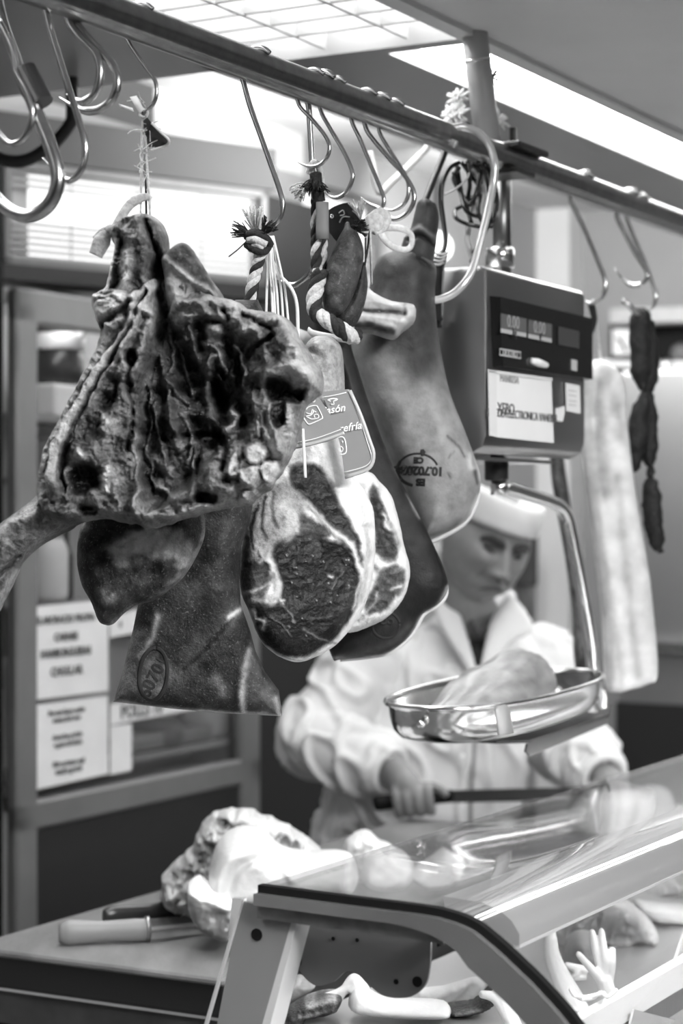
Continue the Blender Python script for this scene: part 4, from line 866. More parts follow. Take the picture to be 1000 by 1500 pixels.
# ---- C2
hc2 = thing('cut_ham', 'narrower cut ham between the round cut ham and the dark skinned ham', 'ham', P(520, 640, 2.46), 'hams and cured cuts on the rail')
slab('body', [(492, 600), (506, 600), (520, 640), (534, 684), (546, 694), (556, 706), (566, 716), (574, 730), (584, 762), (592, 800), (599, 826), (599, 852), (588, 880), (566, 905), (538, 919), (505, 926), (480, 900), (470, 800), (480, 680)], 2.478, .036, .02, 20, 2.4, M['lean'], hc2,
     [('p', [(528, 700), (542, 712), (560, 712), (552, 732), (530, 720)], 4, .002, .75, .7), ('p', [(540, 738), (548, 708), (556, 728), (566, 756), (576, 790), (582, 812), (566, 822), (552, 812), (546, 780)], 4, -.004, .20, .92), ('p', [(556, 750), (572, 762), (584, 800), (578, 806)], 3, .003, .5, .6), ('p', [(556, 836), (576, 826), (590, 836), (588, 862), (568, 888), (540, 900), (534, 880), (548, 858)], 4, -.004, .26, .92),
      ('s', [(560, 756), (568, 774)], 3, .004, .9, .9), ('s', [(574, 836), (584, 834)], 6, .003, .5, .7), ('s', [(572, 862), (584, 858)], 3.4, .004, .86, .9), ('s', [(552, 868), (540, 890), (526, 904)], 2.5, .002, .6, .8), ('s', [(548, 826), (556, 834)], 5, .003, .7, .8), ('p', [(524, 770), (536, 790), (534, 850), (520, 880)], 4, -.003, .2, .7)],
     tone=.90, tnoise=(.05, 22), bumps=(('f', 40, .005), ('r', 13, .004), ('f', 6, .0015)), warp=(4, 14), seed=33, rag=1)
# labels
tagm = mat('label_card', .30, .35, 0, .03, 20); edgem = mat('label_edge', .50, .35); pr = mat('label_print', .88, .5)
def tag_card(lab, outl, Yf, loc_px, edge_w, parts):
    n = thing('label_tag', lab, 'label', P(*loc_px, Yf(*loc_px)), 'card labels on the cut hams')
    o2 = outl
    bm = BM(); prism(bm, [P(x, y, Yf(x, y)) for x, y in o2], Vector((0, .0012, 0))); mk('card', bm, tagm, n, False)
    return n
Yg1 = lambda x, y: 2.275-.0001*(x-460)
t1 = tag_card('front fan shaped card label with a square line emblem, tied to the round cut ham', sm2([(448, 580), (452, 578), (466, 582), (482, 605), (505, 634)], 3, False)+[(503, 637), (480, 647), (455, 653), (432, 658), (430, 640), (434, 610)], Yg1, (462, 582), 3, None)
bm = BM(); tube(bm, [P(432, 654, Yg1(432, 0)-.0008), P(456, 650, Yg1(456, 0)-.0008), P(480, 643, Yg1(480, 0)-.0008), P(504, 634, Yg1(504, 0)-.0008)], .0019, 6, flat=.4); mk('rim', bm, edgem, t1)
bm = BM(); tube(bm, [P(434, 648, Yg1(432, 0)-.0012), P(456, 644, Yg1(456, 0)-.0012), P(478, 637, Yg1(480, 0)-.0012), P(499, 629, Yg1(504, 0)-.0012)], .0006, 6, flat=.4)
def pxline(bm, pts, Yf, r, closed=False, n=3): tube(bm, [P(x, y, Yf(x, y)-.0009) for x, y in pts], r, 6, n, closed=closed, flat=.4)
pxline(bm, [(448, 600), (452, 596), (462, 594), (466, 598), (472, 611), (470, 614), (455, 621), (450, 620), (444, 611)], Yg1, .0007)
pxline(bm, [(448, 605), (455, 606), (457, 600), (459, 603), (455, 608), (448, 610), (452, 612), (457, 614), (466, 612), (465, 607), (460, 608), (461, 612)], Yg1, .00065); pxline(bm, [(460, 602), (463, 604)], Yg1, .0006, n=2)
mk('emblem', bm, pr, t1)
bm = BM(); ring(bm, P(459, 586, Yg1(459, 0)-.001), Vector((1, 0, 0)), ZV, .0016, .0022, .0006); mk('eyelet', bm, pr, t1)
Yg2 = lambda x, y: 2.322-.0001*(x-500)
t2 = tag_card('rear tall card label with cursive white words, behind the fan shaped one', [(470, 574), (510, 570)]+sm2([(514, 572), (530, 608), (544, 646), (549, 664), (546, 680), (534, 690), (505, 701)], 3, False)+[(500, 660), (490, 620)], Yg2, (500, 575), 3, None)
bm = BM(); pxline(bm, [(512, 572), (528, 608), (541, 645), (547, 664), (544, 681), (533, 690), (505, 699)], Yg2, .0022); mk('rim', bm, edgem, t2)
bm = BM(); pxline(bm, [(510, 572), (526, 610), (538, 648), (544, 668), (541, 678), (530, 685), (504, 692)], Yg2, .0007); pxline(bm, [(472, 582), (490, 579), (507, 575)], Yg2, .0006); pxline(bm, [(495, 641), (501, 640), (505, 645), (507, 660), (504, 665), (498, 666)], Yg2, .0008); pxline(bm, [(500, 647), (502, 646), (501, 649)], Yg2, .0007); ring(bm, P(499, 658, Yg2(499, 0)-.001), Vector((1, 0, 0)), ZV, .0022, .003, .0006)
pxline(bm, [(484, 588), (480, 586), (487, 584), (494, 585), (488, 588), (489, 592), (484, 592)], Yg2, .0009); mk('emblem', bm, pr, t2)
xd = (P(540, 585, 2.37)-P(500, 592, 2.37)).normalized(); yd = Vector((-xd.z, 0, xd.x))
text('lettering', 'Cas\u00f3n', .0118, P(505, 597, 2.3172), xd, yd, pr, t2, shear=.3, bold=.0002, align='RIGHT')
text('lettering', 'refr\u00eda', .0122, P(529, 623, 2.3172), xd, yd, pr, t2, shear=.3, bold=.0002, align='RIGHT')
bm = BM(); tube(bm, [P(443, 628, 2.268), P(445, 660, 2.27), P(447, 700, 2.272)], .0018, 8); o = mk('cable_tie', bm, pr); label(o, 'thin white plastic tie hanging in front of the fan shaped card label', 'tie')

# ---- D: dark skinned ham
hd = thing('cured_ham', 'dark brown skinned ham, its shank wrapped in striped cord and a white band', 'ham', P(490, 440, 2.52), 'hams and cured cuts on the rail')
slab('body', [(462, 452), (480, 440), (508, 445), (518, 480), (514, 505), (524, 540), (540, 590), (558, 640), (580, 692), (602, 732), (630, 788), (648, 828), (656, 856), (652, 872), (640, 886), (620, 898), (604, 926), (586, 944), (566, 956), (534, 962), (498, 966), (486, 962), (470, 900), (466, 800), (480, 700), (496, 620), (494, 560), (478, 520), (462, 490)], lambda x, y: 2.545+.0*x, .026, .05, 52, 2.7, M['skin'], hd,
     [('s', [(655, 858), (640, 888), (618, 902), (602, 930), (570, 956), (520, 965), (490, 964)], 3.2, .001, .7, .8), ('s', [(500, 964), (560, 948), (596, 918)], 7, .0, .32, .6), ('s', [(596, 722), (606, 745), (614, 760)], 1.8, .001, .6, .7), ('s', [(566, 660), (584, 700)], 3, .001, .35, .5), ('s', [(560, 880), (580, 850)], 18, 0, .24, .4)], tone=.145, tnoise=(.06, 24), bumps=(('f', 60, .004), ('f', 9, .001)), warp=(3, 16), seed=40)
bm = BM(); tube(bm, [P(x, y, 2.556) for x, y in ((654, 856), (652, 872), (640, 887), (620, 899), (604, 927), (586, 945), (566, 957), (534, 963), (498, 967))], [.002, .0036, .0036, .0034, .0034, .003, .002], 8); settone(mk('pale_rim', bm, M['fat'], hd, True, 'lit lower edge, painted pale'), .82)
bm = BM(); ring(bm, P(566, 918, 2.49), Vector((1, 0, .1)).normalized(), Vector((-.1, 0, 1)).normalized(), .017, .016, .0016); ring(bm, P(562, 912, 2.49), Vector((1, 0, 0)), ZV, .0035, .003, .0015); ring(bm, P(572, 912, 2.49), Vector((1, 0, 0)), ZV, .0035, .003, .0015); o = mk('stamp', bm, st, hd); lay(o, hd.children[0])
bm = BM(); pts = [P(452, 484, 2.51), P(460, 489, 2.475), P(485, 494, 2.462), P(508, 497, 2.475), P(516, 496, 2.51)]; tube(bm, pts, .0042, 8, flat=.35); mk('white_band', bm, mat('band_white', .7, .4), hd)
bm = BM(); prism(bm, [P(428, 478, 2.56), P(462, 490, 2.56), P(458, 512, 2.56), P(430, 508, 2.56)], Vector((0, .002, 0))); label(mk('price_slip', bm, M['paper']), 'white slip of paper showing between the carved ham and the shank band', 'paper')

# ---- E: pale ham with stamp
he = thing('cured_ham', 'large pale skinned ham with an oval ink stamp near its foot', 'ham', P(620, 290, 2.66), 'hams and cured cuts on the rail')
E_out = [(546, 396), (558, 376), (578, 368), (600, 366), (618, 372), (632, 382), (639, 396), (637, 430), (640, 480), (648, 530), (660, 580), (680, 630), (697, 676), (703, 698), (702, 722), (694, 745), (682, 764), (660, 778), (630, 792), (617, 796), (604, 770), (584, 710), (562, 650), (546, 610), (530, 565), (516, 520), (514, 490), (528, 450), (540, 424)]
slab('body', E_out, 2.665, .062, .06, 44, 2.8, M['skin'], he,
     [('p', [(536, 380), (600, 350), (650, 385), (646, 470), (640, 540), (606, 560), (580, 530), (540, 500), (530, 450)], 34, 0, .16, .92), ('p', [(550, 400), (590, 384), (630, 400), (632, 450), (590, 470), (552, 440)], 14, .0, .30, .5), ('s', [(604, 374), (618, 382), (634, 396)], 6, .008, .45, .6), ('s', [(610, 384), (624, 398), (636, 400)], 3, -.008, .2, .7),  # dark upper skin, deepened by painted shade under the bacon
      ('s', [(690, 640), (698, 672), (704, 700)], 6, .0, .84, .7), ('s', [(700, 730), (684, 764), (650, 786), (618, 796)], 5, .002, .86, .9), ('s', [(652, 640), (666, 656), (676, 670)], 1.6, -.003, .28, .8), ('s', [(684, 666), (686, 684), (696, 690)], 4, .004, .8, .6), ('s', [(694, 692), (697, 708)], 3, -.006, .22, .8),  # pale right and lower edges paint in the light on the rim
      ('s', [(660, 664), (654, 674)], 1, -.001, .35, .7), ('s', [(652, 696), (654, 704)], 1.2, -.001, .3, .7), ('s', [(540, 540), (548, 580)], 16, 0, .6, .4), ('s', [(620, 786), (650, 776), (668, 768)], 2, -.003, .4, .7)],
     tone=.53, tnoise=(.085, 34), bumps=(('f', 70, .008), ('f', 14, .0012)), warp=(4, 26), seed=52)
slab('hock', [(612, 296), (624, 292), (638, 300), (643, 318), (640, 345), (636, 375), (628, 395), (596, 390), (588, 368), (591, 350), (600, 338), (606, 316)], 2.652, .034, .03, 22, 2.4, M['skin'], he,
     [('s', [(596, 344), (612, 340), (630, 350), (638, 352)], 4, .005, .5, .8), ('s', [(598, 356), (612, 350), (634, 362)], 3, -.006, .12, .8)], tone=.24, tnoise=(.05, 20), bumps=(('f', 30, .005),), seed=55)
eb = he.children[0]
bm = BM(); tube(bm, [P(x, y, 2.655) for x, y in ((702, 722), (694, 744), (681, 763), (660, 777), (632, 791), (618, 794))], [.002, .004, .0055, .0055, .004], 8); settone(mk('pale_rim', bm, M['fat'], he, True, 'lit lower edge, painted pale'), .78)  # bead added to paint the light along the lower edge
YS = 2.6; c = P(616, 690, YS)
bm = BM(); ring(bm, P(612, 688, YS), Vector((1, 0, -.05)).normalized(), Vector((.05, 0, 1)).normalized(), .0255, .0205, .0021, 150, 258); ring(bm, P(612, 688, YS), Vector((1, 0, -.05)).normalized(), Vector((.05, 0, 1)).normalized(), .0255, .0205, .0013, 20, 150); tube(bm, [P(619, 668, YS), P(618, 660, YS), P(622, 664, YS)], .0022, 6)
o = mk('stamp', bm, st, he); lay(o, eb)
xr_ = Vector((-1, 0, .04)).normalized(); yr_ = Vector((-.04, 0, -1)).normalized()
for body, (px, py), sz in (('10.7020BU', (612, 689), .0150), ('ES', (616, 706), .0120), ('CE', (613, 674), .0100)):
    o = text('stamp', body, sz, P(px, py, YS), xr_, yr_, st, he, bold=.0009, space=.95); lay(o, eb)
# ---- folded bacon and loose bits around it
bc = thing('bacon_piece', 'folded slab of bacon with striped layers leaning on the pale ham', 'bacon', P(565, 450, 2.54))
slab('slab', [(513, 470), (520, 440), (524, 416), (534, 416), (548, 430), (572, 442), (604, 447), (609, 460), (605, 474), (588, 488), (578, 497), (566, 496), (548, 490), (530, 488), (514, 492)], 2.56, .05, .03, 14, 2.0, M['fat'], bc,
     [('s', [(520, 458), (545, 462), (570, 462), (590, 464)], 3, -.003, .14, .9), ('s', [(516, 470), (545, 470), (570, 474), (592, 478)], 3.5, .002, .80, .8), ('s', [(514, 482), (540, 482), (562, 488), (574, 490)], 4, -.004, .10, .95), ('s', [(516, 492), (545, 492)], 2, .003, .3, .8), ('s', [(592, 448), (588, 462)], 2, -.003, .5, .8), ('p', [(524, 418), (545, 432), (590, 450), (585, 456), (540, 452), (522, 450)], 4, .004, .78, .7), ('s', [(588, 478), (600, 466), (606, 456)], 4, .002, .85, .8)], tone=.72, tnoise=(.05, 10), bumps=(('f', 20, .005), ('f', 6, .001)), warp=(2, 10), seed=60, rag=.6)
# sausage in front of the bacon
sg = thing('cured_sausage', 'dark horseshoe cured sausage hanging before the bacon piece', 'sausage', P(515, 320, 2.42))
Y4 = 2.43
slab('link', [(503, 336), (506, 327), (511, 326), (514, 334), (524, 342), (531, 360), (532, 380), (526, 408), (516, 436), (504, 458), (490, 462), (476, 456), (472, 430), (476, 400), (484, 376), (494, 352)], Y4, .03, .03, 22, 2.2, M['meatfine'], sg, [('s', [(508, 328), (508, 340)], 3, .003, .5, .7), ('s', [(505, 380), (512, 420)], 7, 0, .32, .5)], tone=.28, tnoise=(.10, 12), bumps=(('f', 20, .004), ('f', 6, .0015)), seed=61)
slab('link', [(532, 384), (537, 400), (538, 424), (532, 452), (522, 474), (508, 484), (496, 480), (490, 462), (508, 440), (520, 412)], Y4+.02, .026, .026, 18, 2.2, M['meatfine'], sg, tone=.24, tnoise=(.06, 12), bumps=(('f', 20, .003),), seed=62)
bm = BM(); tube(bm, [P(510, 334, Y4), P(520, 330, Y4-.006), P(530, 336, Y4), P(536, 346, Y4)], .0018, 6); tassel(bm, P(518, 332, Y4), Vector((.6, -.3, -.2)), .018, 60, rng, spread=.6); tube(bm, [P(541, 340, Y4), P(538, 365, Y4), P(534, 388, Y4)], .0012, 6); tube(bm, [P(535, 348, Y4), P(535, 380, Y4)], .0010, 6); mk('dark_string', bm, M['darktwine'], sg)
bm = BM(); tube(bm, [P(542, 336, Y4), P(543, 370, Y4), P(544, 416, Y4+.05)], .0015, 6); tassel(bm, P(528, 322, Y4), Vector((-.2, -.2, 1)), .024, 34, rng, spread=.45); tube(bm, [P(556, 312, Y4+.1), P(550, 330, Y4+.03), P(538, 340, Y4), P(524, 336, Y4)], .0016, 6); mk('light_string', bm, M['twine'], sg)
bm = BM(); tube(bm, [P(532, 336, Y4+.02), P(542, 322, Y4+.02), P(556, 312, Y4+.02), P(565, 318, Y4+.02), P(560, 332, Y4+.02), P(546, 338, Y4+.01)], .0065, 8, flat=.6); ball(bm, P(548, 326, Y4+.01), .012, .006, .012)
o = mk('cloth_knot', bm, mat('knot_cloth', .62, .8, 0, .25, 160, .6)); label(o, 'crumpled white tie knot hanging on the straight shanked hook', 'knot')
bm = BM(); tube(bm, [P(546, 338, 2.58), P(566, 334, 2.57), P(588, 335, 2.57), (P(602, 344, 2.58)), P(602, 360, 2.585), P(592, 366, 2.58), P(576, 362, 2.575), P(564, 352, 2.57), P(558, 342, 2.575)], .0042, 8, flat=.7)
o = mk('cotton_loop', bm, mat('cotton', .72, .9, 0, .15, 200, .4)); label(o, 'thick white cotton loop tied around the neck of the pale ham', 'cord')
tb = thing('black_tag', 'black tag with a metal eyelet behind the cured sausage', 'tag', P(500, 320, 2.47))
bm = BM(); prism(bm, [P(x, y, 2.47-.0004*(x-480)) for x, y in sm2([(478, 312), (490, 302), (508, 297), (516, 300), (528, 318), (534, 334), (522, 340), (510, 350), (498, 357), (486, 346), (478, 332)], 3)], Vector((0, .004, 0))); mk('card', bm, mat('tag_black', .012, .25), tb, False)
bm = BM(); ring(bm, P(486, 317, 2.464), Vector((1, 0, 0)), ZV, .0016, .002, .0008); mk('eyelet', bm, M['chrome'], tb)
bm = BM(); tube(bm, [P(496, 312, 2.459), P(502, 308, 2.457), P(504, 314, 2.456), P(498, 316, 2.458)], .0007, 5); tube(bm, [P(497, 326, 2.458), P(502, 318, 2.456), P(512, 318, 2.452)], .0008, 5); mk('print', bm, mat('tag_print', .35, .5), tb)

# ---- H: pale slab, J: speckled strip, I: sausages on the right
hs = thing('cured_slab', 'tall pale slab of cured pork belly hanging right of the scale', 'cured meat', P(870, 525, 3.3), 'hams and cured cuts on the rail')
slab('slab', [(854, 540), (862, 530), (882, 527), (904, 542), (915, 562), (918, 612), (924, 670), (932, 730), (944, 800), (954, 870), (963, 984), (948, 1002), (922, 1010), (900, 1014), (886, 1000), (880, 900), (864, 760), (850, 640)], lambda x, y: 3.27+.0004*(x-850), .03, .03, 20, 3.2, M['fat'], hs,
     [('s', [(870, 560), (872, 640), (880, 720)], 14, 0, .50, .7), ('s', [(884, 545), (900, 600), (905, 640)], 10, 0, .60, .6), ('s', [(912, 600), (926, 720), (950, 900)], 5, .002, .86, .8), ('s', [(900, 700), (915, 850), (930, 990)], 7, 0, .60, .5), ('s', [(880, 800), (896, 920), (905, 1000)], 6, 0, .64, .5), ('s', [(864, 680), (884, 860), (892, 990)], 5, 0, .66, .5)],
     tone=.86, tnoise=(.10, 20), bumps=(('f', 40, .006),), warp=(3, 16), seed=71, rag=1)
bm = BM(); tube(bm, [P(868, 440, 3.2), P(864, 490, 3.27), P(862, 540, 3.27)], .0025, 6); tube(bm, [P(869, 440, 3.2), P(876, 500, 3.27), P(880, 532, 3.27)], .0025, 6); mk('string', bm, M['twine'], hs)
bm = BM(); tube(bm, [P(866, 446, 3.18), P(870, 470, 3.19), P(862, 490, 3.2), P(860, 500, 3.2)], [.006, .005, .006, .003], 8); mk('dark_tie', bm, M['darktwine'], hs)
js = thing('cured_strip', 'dark speckled dried strip hanging behind the chrome scale arm', 'cured meat', P(815, 600, 3.62), 'hams and cured cuts on the rail')
slab('strip', [(806, 560), (816, 560), (822, 640), (828, 690), (838, 760), (852, 850), (860, 975), (842, 976), (838, 900), (828, 820), (814, 740), (806, 680)], 3.62, .018, .018, 8, 3.0, M['meat'], js, [('s', [(812, 690), (824, 760), (834, 840), (848, 960)], 4, 0, .5, .6)], tone=.24, tnoise=(.22, 14), bumps=(('f', 20, .004),), seed=75)
bm = BM(); q = Pt(808, 480, 1.325); tube(bm, [q, q+NV*.02, P(810, 520, 3.58), P(811, 566, 3.62)], .002, 6); mk('string', bm, M['twine'], js)
ch = thing('sausage_chain', 'chain of dark wrinkled sausages hanging at the far right', 'sausage', P(938, 455, 3.37))
Y5 = 3.37
def link(pts, r):
    bm = BM(); tube(bm, [P(x, y, Y5+d) for x, y, d in pts], r, 16, 8); me = mk('link', bm, M['meatfine'], ch)
    for v in me.data.vertices:
        n_ = noise.noise(v.co*70)*.004+noise.noise(v.co*180)*.002; v.co += v.normal*n_
    settone(me, .13)
link([(938, 450, 0), (938, 465, 0), (937, 500, 0), (938, 545, 0), (940, 572, 0)], [.006, .017, .0175, .017, .004])
link([(950, 470, .03), (952, 520, .03), (950, 560, .03), (944, 580, .02)], [.008, .014, .014, .004])
link([(946, 574, 0), (938, 600, 0), (932, 650, 0), (930, 678, 0), (927, 690, 0)], [.006, .0155, .016, .010, .005])
link([(950, 574, .02), (952, 610, .02), (950, 660, .02), (952, 684, .015)], [.006, .013, .015, .005])
link([(952, 684, 0), (953, 692, 0), (953, 700, 0)], [.005, .0085, .005])
link([(953, 700, 0), (954, 720, 0), (957, 760, 0), (962, 796, 0), (966, 806, 0)], [.006, .0155, .016, .013, .003])
bm = BM(); tube(bm, [P(965, 800, Y5), P(968, 810, Y5)], [.003, .006], 8, 2); tube(bm, [P(939, 576, Y5), P(948, 575, Y5)], .006, 8, 2); ball(bm, P(926, 686, Y5), .007); mk('tied_end', bm, M['darktwine'], ch)
# ================================================================ hanging scale
T1 = 1.155
sc = thing('hanging_scale', 'steel hanging shop scale with black display and plastic covered notice', 'scale', ST(2.7, 1.23, 1.7))
s0 = st_of(Pt(712, 400, T1))[0]; s1 = st_of(Pt(857, 400, T1))[0]
zt = Pt(712, 388, T1).z; zb = Pt(712, 651, T1).z
bm = BM()
cs = [(T1, zb+.012), (T1, zt-.006), (T1+.010, zt), (T1+.15, zt), (T1+.16, zt-.012), (T1+.16, zb), (T1+.022, zb-.012), (T1+.006, zb-.004)]
prism(bm, [ST(s0, t, z) for t, z in cs], DV*(s1-s0)); bevel(bm, .005, 2)
mk('housing', bm, mat('scale_steel', .40, .30, 1, .1, 3), sc, False)
auto(sc.children[0], 30)
bm = BM(); sbox(bm, s0+.02, s1-.05, T1+.03, T1+.13, zb-.020, zb-.015); sbox(bm, s0+.06, s0+.1, T1+.04, T1+.1, zb-.015, zb-.005)
mk('base_plate', bm, M['chrome'], sc, False)
# display head: quad in pixels on the front, standing 14 mm proud with a sloped lip
qd = [(716, 433), (857, 466), (857, 558), (720, 538)]
bm = BM(); a = [Pt(x, y, T1) for x, y in qd]; ctr = sum(a, Vector())/4
b = [p.lerp(ctr, .035)-NV*.014 for p in a]
va = [bm.verts.new(p+NV*.004) for p in a]; vb = [bm.verts.new(p) for p in b]
bm.faces.new(vb); bm.faces.new(list(reversed(va)))
for i in range(4): bm.faces.new((va[i], va[(i+1) % 4], vb[(i+1) % 4], vb[i]))
bmesh.ops.recalc_face_normals(bm, faces=bm.faces)
dp = mk('display_panel', bm, mat('display_black', .010, .18, 0, spec=.4), sc, False)
TD = T1-.0145
def onq(px, py, d=0): return Pt(px, py, TD-d)
def plate(bm, q, d, th=.0012): prism(bm, [onq(x, y, d) for x, y in q], NV*-th)
for q, lab in (([(733, 459), (770, 467), (770, 494), (733, 487)], 'left display window'), ([(773, 468), (807, 475), (807, 502), (773, 495)], 'middle display window')):
    bm = BM(); plate(bm, q, .0003); w_ = mk('display_window', bm, mat('lcd', .11, .25), dp, False, lab)
    bm = BM(); (x0, y0), (x1, y1), (x2, y2), (x3, y3) = q
    plate(bm, [(x3, y3-6), (x2, y2-6), (x2, y2), (x3, y3)], .0018, .0006); mk('display_strip', bm, mat('lcd_strip', .42, .4), dp, False)
    text('display_digits', '0.00', .024, onq((x0+x1)/2, (y0+y2)/2-4, .0022), DV, ZV, mat('lcd_digit', .30, .4), dp)
    text('display_caption', 'kg' if x0 < 750 else '\u20ac', .015, onq((x0+x1)/2+2, (y2+y3)/2-3, .0030), DV, ZV, M['ink'], dp)
bm = BM(); plate(bm, [(817, 478), (847, 485), (847, 511), (817, 505)], .0003); mk('display_window', bm, mat('lcd_dim', .055, .25), dp, False, 'right dim display window')
bm = BM(); plate(bm, [(836, 526), (844, 528), (844, 544), (836, 542)], .0003); mk('badge', bm, M['lightgrey'], dp, False)
bm = BM(); pp = [onq(x, y, .0012) for x, y in ((732, 511), (762, 516), (762, 525), (732, 520))]; tube(bm, pp, .0011, 5, 1, closed=True); mk('brand_frame', bm, M['lightgrey'], dp, False)
text('brand_lettering', 'DEXTRO', .0125, onq(747, 518, .0015), DV, ZV, M['lightgrey'], dp)
bm = BM(); tube(bm, [onq(778, 528, .001), onq(788, 531, .004), onq(800, 535, .001)], [.004, .006, .004], 8); mk('smudge_tape', bm, M['white'], dp)
# plastic covered notice and stickers on the steel front
TF = T1-.002
def onf(px, py, d=0): return Pt(px, py, TF-d)
bm = BM(); prism(bm, [onf(x, y) for x, y in ((721, 547), (806, 557), (810, 649), (722, 640))], -NV*.0012); nt_ = mk('notice_sheet', bm, mat('sheet_white', .80, .25, 0, .03, 10), sc, False)
bm = BM(); prism(bm, [onf(x, y, .002) for x, y in ((714, 541), (726, 543), (727, 640), (716, 638))], -NV*.001); prism(bm, [onf(x, y, .002) for x, y in ((714, 541), (808, 554), (808, 558), (714, 546))], -NV*.001)
mk('plastic_sleeve', bm, mat('sleeve_plastic', .72, .15), sc, False)
text('notice_lettering', '1  XEBO', .022, onf(736, 599, .002), DV, ZV, M['softink'], nt_)
text('notice_lettering', 'BASCULA ELECTRONICA VANEBER', .0165, onf(766, 609, .002), DV, ZV, M['softink'], nt_, space=.93)
text('notice_lettering', 'MANRESA', .014, onf(746, 556, .002), DV, ZV, mat('faint_ink', .3, .6), nt_)
bm = BM(); prism(bm, [onf(x, y) for x, y in ((828, 561), (848, 565), (849, 606), (829, 602))], -NV*.0012); st2 = mk('sticker', bm, M['paper'], sc, False, 'small white sticker at the right')
for y in (571, 578, 586, 592): 
    bm = BM(); prism(bm, [onf(x, yy, .002) for x, yy in ((832, y), (844, y+2), (844, y+3), (832, y+1))], -NV*.0003); mk('sticker_line', bm, mat('print_grey', .4, .6), st2, False)
bm = BM(); prism(bm, [onf(x, y) for x, y in ((813, 599), (824, 595), (824, 606), (821, 618), (813, 616))], -NV*.003); mk('white_hook', bm, M['white'], sc, False)
# hanger tube and collar above
c0 = Pt(735, 396, 1.235); ctop = Pt(735, 236, 1.235)
bm = BM(); cyl(bm, c0-ZV*.01, ctop, .0135, 20); mk('hanger_tube', bm, mat('hanger_steel', .24, .35, 1), sc)
bm = BM(); lathe(bm, Pt(732, 392, 1.235), ZV, [(.021, 0), (.021, .026), (.0195, .028), (.017, .028)], 24); cyl(bm, Pt(741, 366, 1.22), Pt(747, 365, 1.215), .004, 10); mk('collar', bm, M['chrome'], sc)
# knob and arm
TA = 1.225
kp = Pt(727, 700, TA)
bm = BM(); lathe(bm, Pt(727, 704, TA), ZV, [(.015, 0), (.0175, .002), (.0175, .030), (.014, .034), (.010, .036), (.010, .052)], 20); mk('knob', bm, M['dark'], sc)
bm = BM(); lathe(bm, Pt(731, 725, TA), ZV, [(.0125, 0), (.0125, .022)], 20)
tube(bm, [Pt(736, 713, TA), Pt(765, 722, TA), Pt(800, 733, TA), Pt(818, 741, TA), Pt(830, 756, TA), Pt(836, 780, TA), Pt(846, 830, TA), Pt(856, 885, TA), Pt(866, 950, TA), Pt(870, 990, TA+.0), Pt(878, 1018, TA), Pt(880, 1036, TA)], [.0105, .0105, .0105, .0105, .011, .011, .011, .011], 14, 6)
mk('arm', bm, M['chrome'], sc)
# pan
pc = Pt(731, 1008, 1.215); PA, PB = .245, .105
tilt = .035
def panp(a, ra, rb, z, e=2.6):
    c, s = math.cos(a), math.sin(a); x = math.copysign(abs(c)**(2/e), c)*ra; y = math.copysign(abs(s)**(2/e), s)*rb
    return pc+DV*x+NV*y+ZV*(z+x*tilt)
prof = [(1.0, .0), (1.025, .003), (1.03, .001), (1.012, -.004), (1.0, -.006), (.985, -.020), (.94, -.036), (.86, -.046), (.74, -.050), (.0, -.050)]
inn = [(.0, -.048), (.74, -.048), (.85, -.044), (.93, -.035), (.975, -.020), (.99, -.006), (1.0, .0)]
bm = BM(); N = 72
def prings(pr): return [[panp(2*math.pi*k/N, max(PA*0+PA-(1-f)*.12, .0) if f > .0 else .001, max(PB-(1-f)*.10, .0) if f > .0 else .0006, z) for k in range(N)] for f, z in pr]
loft(bm, prings(prof), cap=False); loft(bm, prings(inn), cap=False); bmesh.ops.remove_doubles(bm, verts=bm.verts, dist=1e-5); bmesh.ops.recalc_face_normals(bm, faces=bm.faces)
pan = mk('pan', bm, mat('pan_steel', .55, .17, 1, .05, 4), sc)
bm = BM(); tube(bm, [panp(2*math.pi*k/N, PA*1.018, PB*1.03, .001) for k in range(N)], .0036, 8, 1, closed=True); mk('rolled_rim', bm, M['chrome'], pan)
q = panp(-1.25, PA, PB, 0)
cx = Pt(738, 1050, 1.095)
bm = BM(); prism(bm, [Pt(x, y, 1.088) for x, y in ((727, 1040), (731, 1034), (741, 1032), (747, 1038), (752, 1074), (732, 1077))], NV*.003)
o = mk('clip', bm, M['lightgrey'], pan)
bm = BM(); prism(bm, [pc+DV*x+NV*y+ZV*(-.068+x*tilt) for x, y in ((-.05, -.07), (.25, -.07), (.262, -.02), (.262, .03), (.25, .05), (-.05, .05), (-.075, .03), (-.075, -.03))], ZV*.004)
prism(bm, [pc+DV*x+NV*-.07+ZV*(z+x*tilt) for x, z in ((-.06, -.068), (.25, -.064), (.262, -.052), (.262, -.060), (.24, -.078), (-.05, -.086), (-.065, -.078))], NV*.003)
mk('bracket', bm, mat('bracket_steel', .10, .35, .8), sc, False)
bm = BM()
for x, sg_ in ((PA+.004, 1), (-PA-.004, -1)): ball(bm, pc+DV*x+ZV*(-.02+x*tilt), .006, seg=10, rings=8)
mk('pan_stud', bm, M['chrome'], pan)
